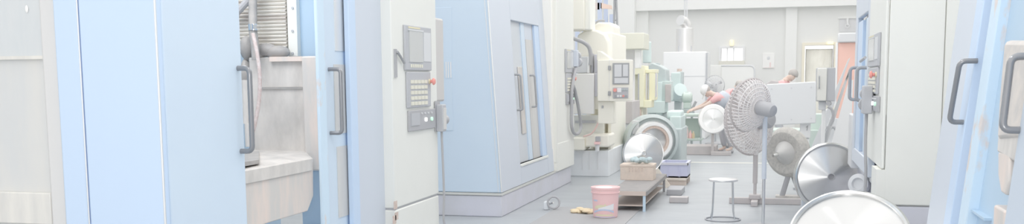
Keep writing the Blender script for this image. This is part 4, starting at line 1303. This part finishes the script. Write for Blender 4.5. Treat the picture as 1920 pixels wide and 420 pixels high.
operator_panel(m9, XR, s9, det=False)
MB().tube([V(XR - .06, yk1 + .12, A(1625, 115, XR).z), V(XR - .03, yk1 - .0, A(1632, 107, XR).z)], .014, 8).build('latch_lever', m_grey, m9)
yp = .5 * (yk0 + yk1) + .0
pl3 = thing('hand_pendant', 'grey handheld pendant with cable hung on the column of the cream sided machine', 'control pendant', (XR - .05, yp, A(1634, 215, XR).z))
z0_, z1_ = A(1636, 212, XR).z, A(1636, 160, XR).z
MB().box(XR - .1, XR - .02, yp - .09, yp + .06, z0_, z1_).build('pendant_body', m_grey, pl3, bevel=.01)
for py, r in ((175, .05), (195, .06)):
    zq = A(1634, py, XR).z
    MB().cyl((XR - .06, yp + .06, zq), (XR - .06, yp + .14, zq), r, n=18).build('hand_wheel', m_dark2, pl3, bevel=.005)
MB().tube(smoothpath([(XR - .06, yp, z0_), (XR - .06, yp, z0_ - .3), (XR - .05, yp, .75), (XR - .05, yp + .02, .42), (XR - .02, yp + .08, .25), (XR + .05, yp + .02, .2)], 6), .013, 8).build('pendant_cable', m_dark2, pl3)
# floor fitting beneath the apron
c = B(1610, 345, 10.2)
o = thing('flanged_pipe', 'short pale flanged pipe lying at the foot of the cream sided machine', 'pipe', (c.x, c.y, c.z - .11))
Mx = face_matrix(c, V(-.5, -1, .2))
MB().lathe([(0, .0), (.05, .0), (.06, .03), (.1, .02), (.1, -.06), (.06, -.07), (.06, -.25), (0, -.25)], 32).build('pipe_body', m_grey_l, o, M=Mx)
MB().box(c.x - .06, c.x + .05, c.y + .05, c.y + .2, 0, c.z - .1).build('pipe_saddle', m_grey, o, bevel=.008)

# ================================================================== MACHINE 4 (nearest, cut by the edge of the photograph)
XN = .95
zN = A(1755, 300, XN).z
kN = .1
m11 = thing('machining_center', 'nearest blue machine with leaning door rails and two bar handles, opposite the rusty tray', 'machine tool', (1.6, 5.3, 0))
def yn(px, py=300): return A(px, py, XN).y
def lean(mb): return mb.shear(kN, zN)
ZN = 2.9
yA, yB, yC_, yD = yn(1755), yn(1789), yn(1801), yn(1811)
lean(MB().box(XN, XN + .05, yB, yA, .3, ZN)).build('front_panel', m_blue_grey, m11, bevel=.006)
lean(MB().box(XN - .012, XN + .06, yC_, yB, .36, ZN)).build('door_rail', m_blue_light, m11, bevel=.006)
lean(MB().box(XN + .05, XN + .09, yD, yC_, .36, ZN)).build('rail_gap_shade', m_grey, m11)  # shade of the gap between the rails, put in as grey colour
yE = yn(1825)
lean(MB().box(XN + .0, XN + .07, yE, yD, .3, ZN)).build('worn_rail', m_blue_worn, m11, bevel=.006)
lean(MB().box(XN + .05, XN + .09, 3.9, yE, .35, ZN)).build('door_panel', m_blue_deep, m11)
lean(MB().box(XN + .042, XN + .051, yn(1905, 60), yn(1912, 60), 1.5, ZN)).build('panel_fold', m_blue_light, m11, bevel=.003)
MB().box(XN + .0, XN + .2, 3.9, yA + .0, 0, .3).build('sill', m_grey_l, m11, bevel=.01)
zz = A(1835, 402, XN).z
MB().box(XN + .0, XN + .045, yE - .32, yE - .005, zz - .012, zz).build('sill_ledge', m_blue_deep, m11)
MB().bax(1862, 1884, 389, 440, XN - .01, .08).build('stop_block', m_tan_r, m11, bevel=.01)
def xl_(py): return XN + kN * (A(1840, py, XN).z - zN)
# handle on worn rail
t_, b_ = A(1833, 114, xl_(114)), A(1812, 229, xl_(229))
handle(m11, t_, b_, (-.085, .0, 0), .014, rr=.035)
# rusty guard and its handle
def pnx(pts, off): return [A(px, py, xl_(py) + off) for px, py in pts]
MB().prism(pnx([(1882, 80), (1886, 76), (1945, 76), (1945, 255), (1869, 262), (1872, 200)], -.01), (.05, 0, 0)).build('rusty_guard', mat('rusty_guard_steel', (198, 193, 189), .6, c2=(212, 204, 197), scale=8, bump=.2), m11, bevel=.02)
MB().prism(pnx([(1872, 240), (1945, 240), (1945, 290), (1903, 305), (1869, 285)], .0), (.05, 0, 0)).build('guard_lower_plate', m_tan, m11, bevel=.01)
MB().prism(pnx([(1871, 285), (1893, 285), (1890, 340), (1884, 366), (1876, 360), (1871, 330)], .0), (.04, 0, 0)).build('guard_tail', m_tan_r, m11, bevel=.01)
lean(MB().box(XN - .04, XN - .005, 3.3, yn(1913, 300), .32, 1.62 - .0)).build('near_door', mat('dimmed_blue_grey_paint', (195, 204, 215), .45), m11, bevel=.008)  # same paint as the front, darkened to offset stronger light here
t_, b_ = A(1896, 106, xl_(106) - .1), A(1879, 244, xl_(244) - .1)
handle(m11, t_ + V(.095, 0, 0), b_ + V(.095, 0, 0), (-.095, .0, 0), .015, rr=.035)
MB().box(2.2, 2.25, 3.3, yA, .05, ZN).build('rear_panel', m_blue_deep, m11)
lean(MB().box(XN + .1, 2.2, yA - .05, yA - .01, .05, ZN)).build('side_panel', m_blue_grey, m11)
MB().box(XN + .2, 2.2, 3.3, yA - .06, 0, .3).build('base', m_base, m11)
c = G(1768, 425, .27)
MB().ball((c.x, c.y, .3), (.05, .05, .04)).build('sill_knob', m_grey_l, m11)

# ================================================================== the workers
def skinmesh(verts, edges, radii, name, mt, parent, root=0, sub=1):
    base = WL[parent.name]
    me = bpy.data.meshes.new(name)
    me.from_pydata([tuple(Vector(v) - base) for v in verts], edges, [])
    o = bpy.data.objects.new(name, me)
    COL.objects.link(o)
    s = o.modifiers.new('skin', 'SKIN'); s.use_smooth_shade = True
    for i, r in enumerate(radii):
        d = me.skin_vertices[0].data[i]
        d.radius = r if isinstance(r, tuple) else (r, r)
        d.use_root = (i == root)
    q = o.modifiers.new('sub', 'SUBSURF'); q.levels = sub; q.render_levels = sub
    me.materials.append(mt)
    o.parent = parent
    return o


def worker(name, label, pos, face, bend, shirt, trouser, hands, headpitch=.5, group=None, cap=None, hip=.93, vest=None):
    """bending worker; face = heading in the floor plane, hands = two world points the hands reach for"""
    f = Vector((face[0], face[1], 0)).normalized(); sd = Vector((-f.y, f.x, 0)); up = V(0, 0, 1)
    o3 = V(pos[0], pos[1], 0)
    t = thing(name, label, 'person', o3, group)
    ax = (f * math.sin(bend) + up * math.cos(bend))
    pel = o3 + up * hip - f * (.28 * math.sin(bend))
    waist, chest = pel + ax * .2, pel + ax * .40
    neck = pel + ax * .53
    hx = (f * math.sin(bend + headpitch * .5) + up * math.cos(bend + headpitch * .5))
    headb, headc, headt = neck + hx * .07, neck + hx * .15, neck + hx * .235
    fx = (f * math.cos(bend + headpitch) - up * math.sin(bend + headpitch))    # where the face points
    vs, es, rs = [], [], []
    def add(p, r, link=None):
        vs.append(Vector(p)); rs.append(r)
        if link is not None: es.append((link, len(vs) - 1))
        return len(vs) - 1
    P_ = add(pel, (.145, .11)); Wv = add(waist, (.135, .10), P_); Cv = add(chest, (.155, .115), Wv); Nv = add(neck, .055, Cv)
    hb = add(headb, .06, Nv); hc = add(headc + fx * .01, (.078, .095), hb); ht = add(headt, (.06, .07), hc)
    sh, el, wr_ = [], [], []
    legs = []
    for k, s_ in enumerate((1, -1)):
        S = chest + ax * .05 + sd * (.19 * s_)
        T = Vector(hands[k])
        d = T - S
        L1, L2 = .29, .27
        D = min(d.length, L1 + L2 - .01)
        T = S + d.normalized() * D
        a = math.acos(max(-1, min(1, (L1 * L1 + D * D - L2 * L2) / (2 * L1 * D))))
        bd_ = (sd * s_ * .7 - up * .6 - f * .3); bd_ = (bd_ - d.normalized() * bd_.dot(d.normalized())).normalized()
        E_ = S + d.normalized() * (L1 * math.cos(a)) + bd_ * (L1 * math.sin(a))
        sv = add(S, .062, Cv); ev = add(E_, .043, sv); wv = add(T, .028, ev)
        dr_ = (T - E_).normalized()
        side = dr_.cross(up).normalized() if abs(dr_.z) < .95 else sd
        curl = dr_.cross(side).normalized()
        if curl.z > 0: curl = -curl
        pm = add(T + dr_ * .06, (.038, .018), wv)
        for j, (off, ln) in enumerate(((-.03, .062), (-.01, .075), (.01, .07), (.03, .055))):
            b0 = T + dr_ * .09 + side * off
            a1 = add(b0, .0095, pm); a2 = add(b0 + dr_ * ln * .5 + curl * .01, .0088, a1); add(b0 + dr_ * ln * .8 + curl * .035, .0078, a2)
        tb = add(T + dr_ * .04 - side * .04 * s_, .011, pm); add(T + dr_ * .085 - side * .06 * s_ + curl * .02, .0095, tb)
        sh.append(S); el.append(E_); wr_.append(T)
        H_ = pel - ax * .04 + sd * (.095 * s_)
        Kn = o3 + up * .5 + sd * (.11 * s_) + f * (.03 if k else -.04)
        An = o3 + up * .09 + sd * (.12 * s_) - f * (.06 if k else .16)
        To = An + f * .15 - up * .055
        h_ = add(H_, .09, P_); k_ = add(Kn, .06, h_); a_ = add(An, .042, k_); add(To, .04, a_)
        legs.append((H_, Kn, An, To))
    # ears and nose grow from the head
    for s_ in (1, -1):
        add(headc + sd * (.085 * s_) - fx * .005, .012, hc)
    add(headc + fx * .105 - hx * .012, .012, hc)
    skinmesh(vs, es, rs, 'body', m_skin, t)
    # shirt
    v2, e2, r2 = [], [], []
    def ad(p, r, link=None):
        v2.append(Vector(p)); r2.append(r)
        if link is not None: e2.append((link, len(v2) - 1))
        return len(v2) - 1
    a = ad(pel - ax * .03, (.17, .135)); b_ = ad(waist, (.16, .125), a); c_ = ad(chest, (.178, .14), b_); d_ = ad(neck - ax * .02, (.075, .075), c_)
    for k in range(2):
        s2_ = ad(sh[k], .08, c_); ad(sh[k] * .25 + el[k] * .75, .06, s2_)
    skinmesh(v2, e2, r2, 'shirt', shirt, t)
    if vest is not None:
        skinmesh([pel + ax * .12, chest - ax * .02, chest + ax * .06], [(0, 1), (1, 2)], [(.25, .2), (.26, .21), (.23, .18)], 'vest', vest, t)
    # trousers and shoes
    v3, e3, r3 = [pel - ax * .02], [], [(.16, .125)]
    for (H_, Kn, An, To) in legs:
        n0 = len(v3); v3 += [H_, Kn, An + up * .02]; e3 += [(0, n0), (n0, n0 + 1), (n0 + 1, n0 + 2)]; r3 += [.105, .078, .062]
    skinmesh(v3, e3, r3, 'trousers', trouser, t)
    for (H_, Kn, An, To) in legs:
        skinmesh([An - f * .05 - up * .045, An + f * .06 - up * .05, To + f * .04 - up * .0], [(0, 1), (1, 2)], [.045, .043, .036], 'shoe', m_dark2, t)
    # hair or cap, eyes, mouth
    hm = Matrix((sd, fx, hx)).transposed().to_4x4()
    hm.translation = headc + hx * .03 - fx * .02
    hp_ = MB().ball((0, 0, 0), (.093, .108, .095), 18, 10)
    hp_.v = [v if not (v.y > .03 and v.z < .03) else Vector((v.x * .86, min(v.y, .05), v.z)) for v in hp_.v]
    hp_.build('hair', m_hair, t, M=hm, angle=180)
    if cap is not None:
        cm = MB().ball((0, 0, .02), (.1, .115, .095), 18, 10)
        cm.v = [Vector((v.x, v.y, max(v.z, -.005))) for v in cm.v]
        cm.box(-.07, .07, .08, .19, -.006, .006)
        cm.build('cap', cap, t, M=hm, angle=60)
    for s_ in (1, -1):
        MB().ball(headc + fx * .088 + sd * (.03 * s_) + hx * .012, .011, 8, 6).build('eye', m_mark, t)
    MB().ball(headc + fx * .09 - hx * .05, (.022, .022, .008), 8, 6).build('mouth', m_redcloth, t)
    return t


h_ = B(1487, 143, 20.3)
worker('person', 'worker in a red shirt bowing the head behind the white cabinet', (h_.x - .22, 20.3), (1, -.25), .32, m_redcloth, m_trouser, (V(h_.x + .18, 20.35, 1.12), V(h_.x + .12, 20.0, 1.1)), 1.35, hip=1.0)
h_ = B(1392, 166, 22.5)
p_ = B(1371, 166, 22.8)
worker('person', 'dark haired worker in a red shirt bending forward behind the pedestal fans', (p_.x, 22.8), (.75, -1), .75, m_redcloth, m_trouser, (V(h_.x + .15, 22.2, .95), V(h_.x - .1, 22.1, .92)), .5, hip=.9)
h_ = B(1300, 172, 21.0)
worker('person', 'worker in white cap and blue grey vest crouching over the small upright disc', (h_.x + .62, 21.05), (-1, -.22), 1.0, m_redcloth, m_trouser, (V(h_.x + .02, 20.75, .9), V(h_.x - .12, 21.0, .85)), .35, cap=m_white, vest=m_bluecloth)

# ================================================================== light
wd = bpy.data.worlds.new('daylight')
scene.world = wd
wd.use_nodes = True
bg = wd.node_tree.nodes['Background']
bg.inputs[0].default_value = (1.0, 1.0, 1.0, 1)
bg.inputs[1].default_value = 1.0


def area(name, loc, rot, sx, sy, e, c=(1, 1, 1)):
    l = bpy.data.lights.new(name, 'AREA'); l.shape = 'RECTANGLE'; l.size = sx; l.size_y = sy; l.energy = e; l.color = c
    o = bpy.data.objects.new(name, l); COL.objects.link(o); o.location = loc; o.rotation_euler = rot
    return o


# the camera's flash and the shop's ceiling lamps along the aisle
fl = area('flash', (-.05, -.1, 2.05), (math.radians(88), 0, YAW), .35, .25, 20)
for y, e in ((5, 22), (11, 20), (17, 34), (23, 40)):
    area('ceiling_lamp', (-1.0, y, 5.2), (0, 0, 0), .12, 1.4, e, (1, .99, .97))

# unseen fill lights, added to brighten the machines' cabins
area('cabin_fill', (-3.55, 5.75, 2.55), (0, 0, 0), .5, .8, 7)
area('cabin_fill', (-3.42, 12.1, 2.5), (0, 0, 0), .15, 1.0, 4)

scene.view_settings.view_transform = 'Standard'
scene.view_settings.look = 'None'
scene.view_settings.exposure = 0.56
scene.view_settings.gamma = 1.0
scene.view_settings.use_curve_mapping = False
scene.cycles.use_denoising = True
scene.cycles.max_bounces = 14
scene.cycles.diffuse_bounces = 12
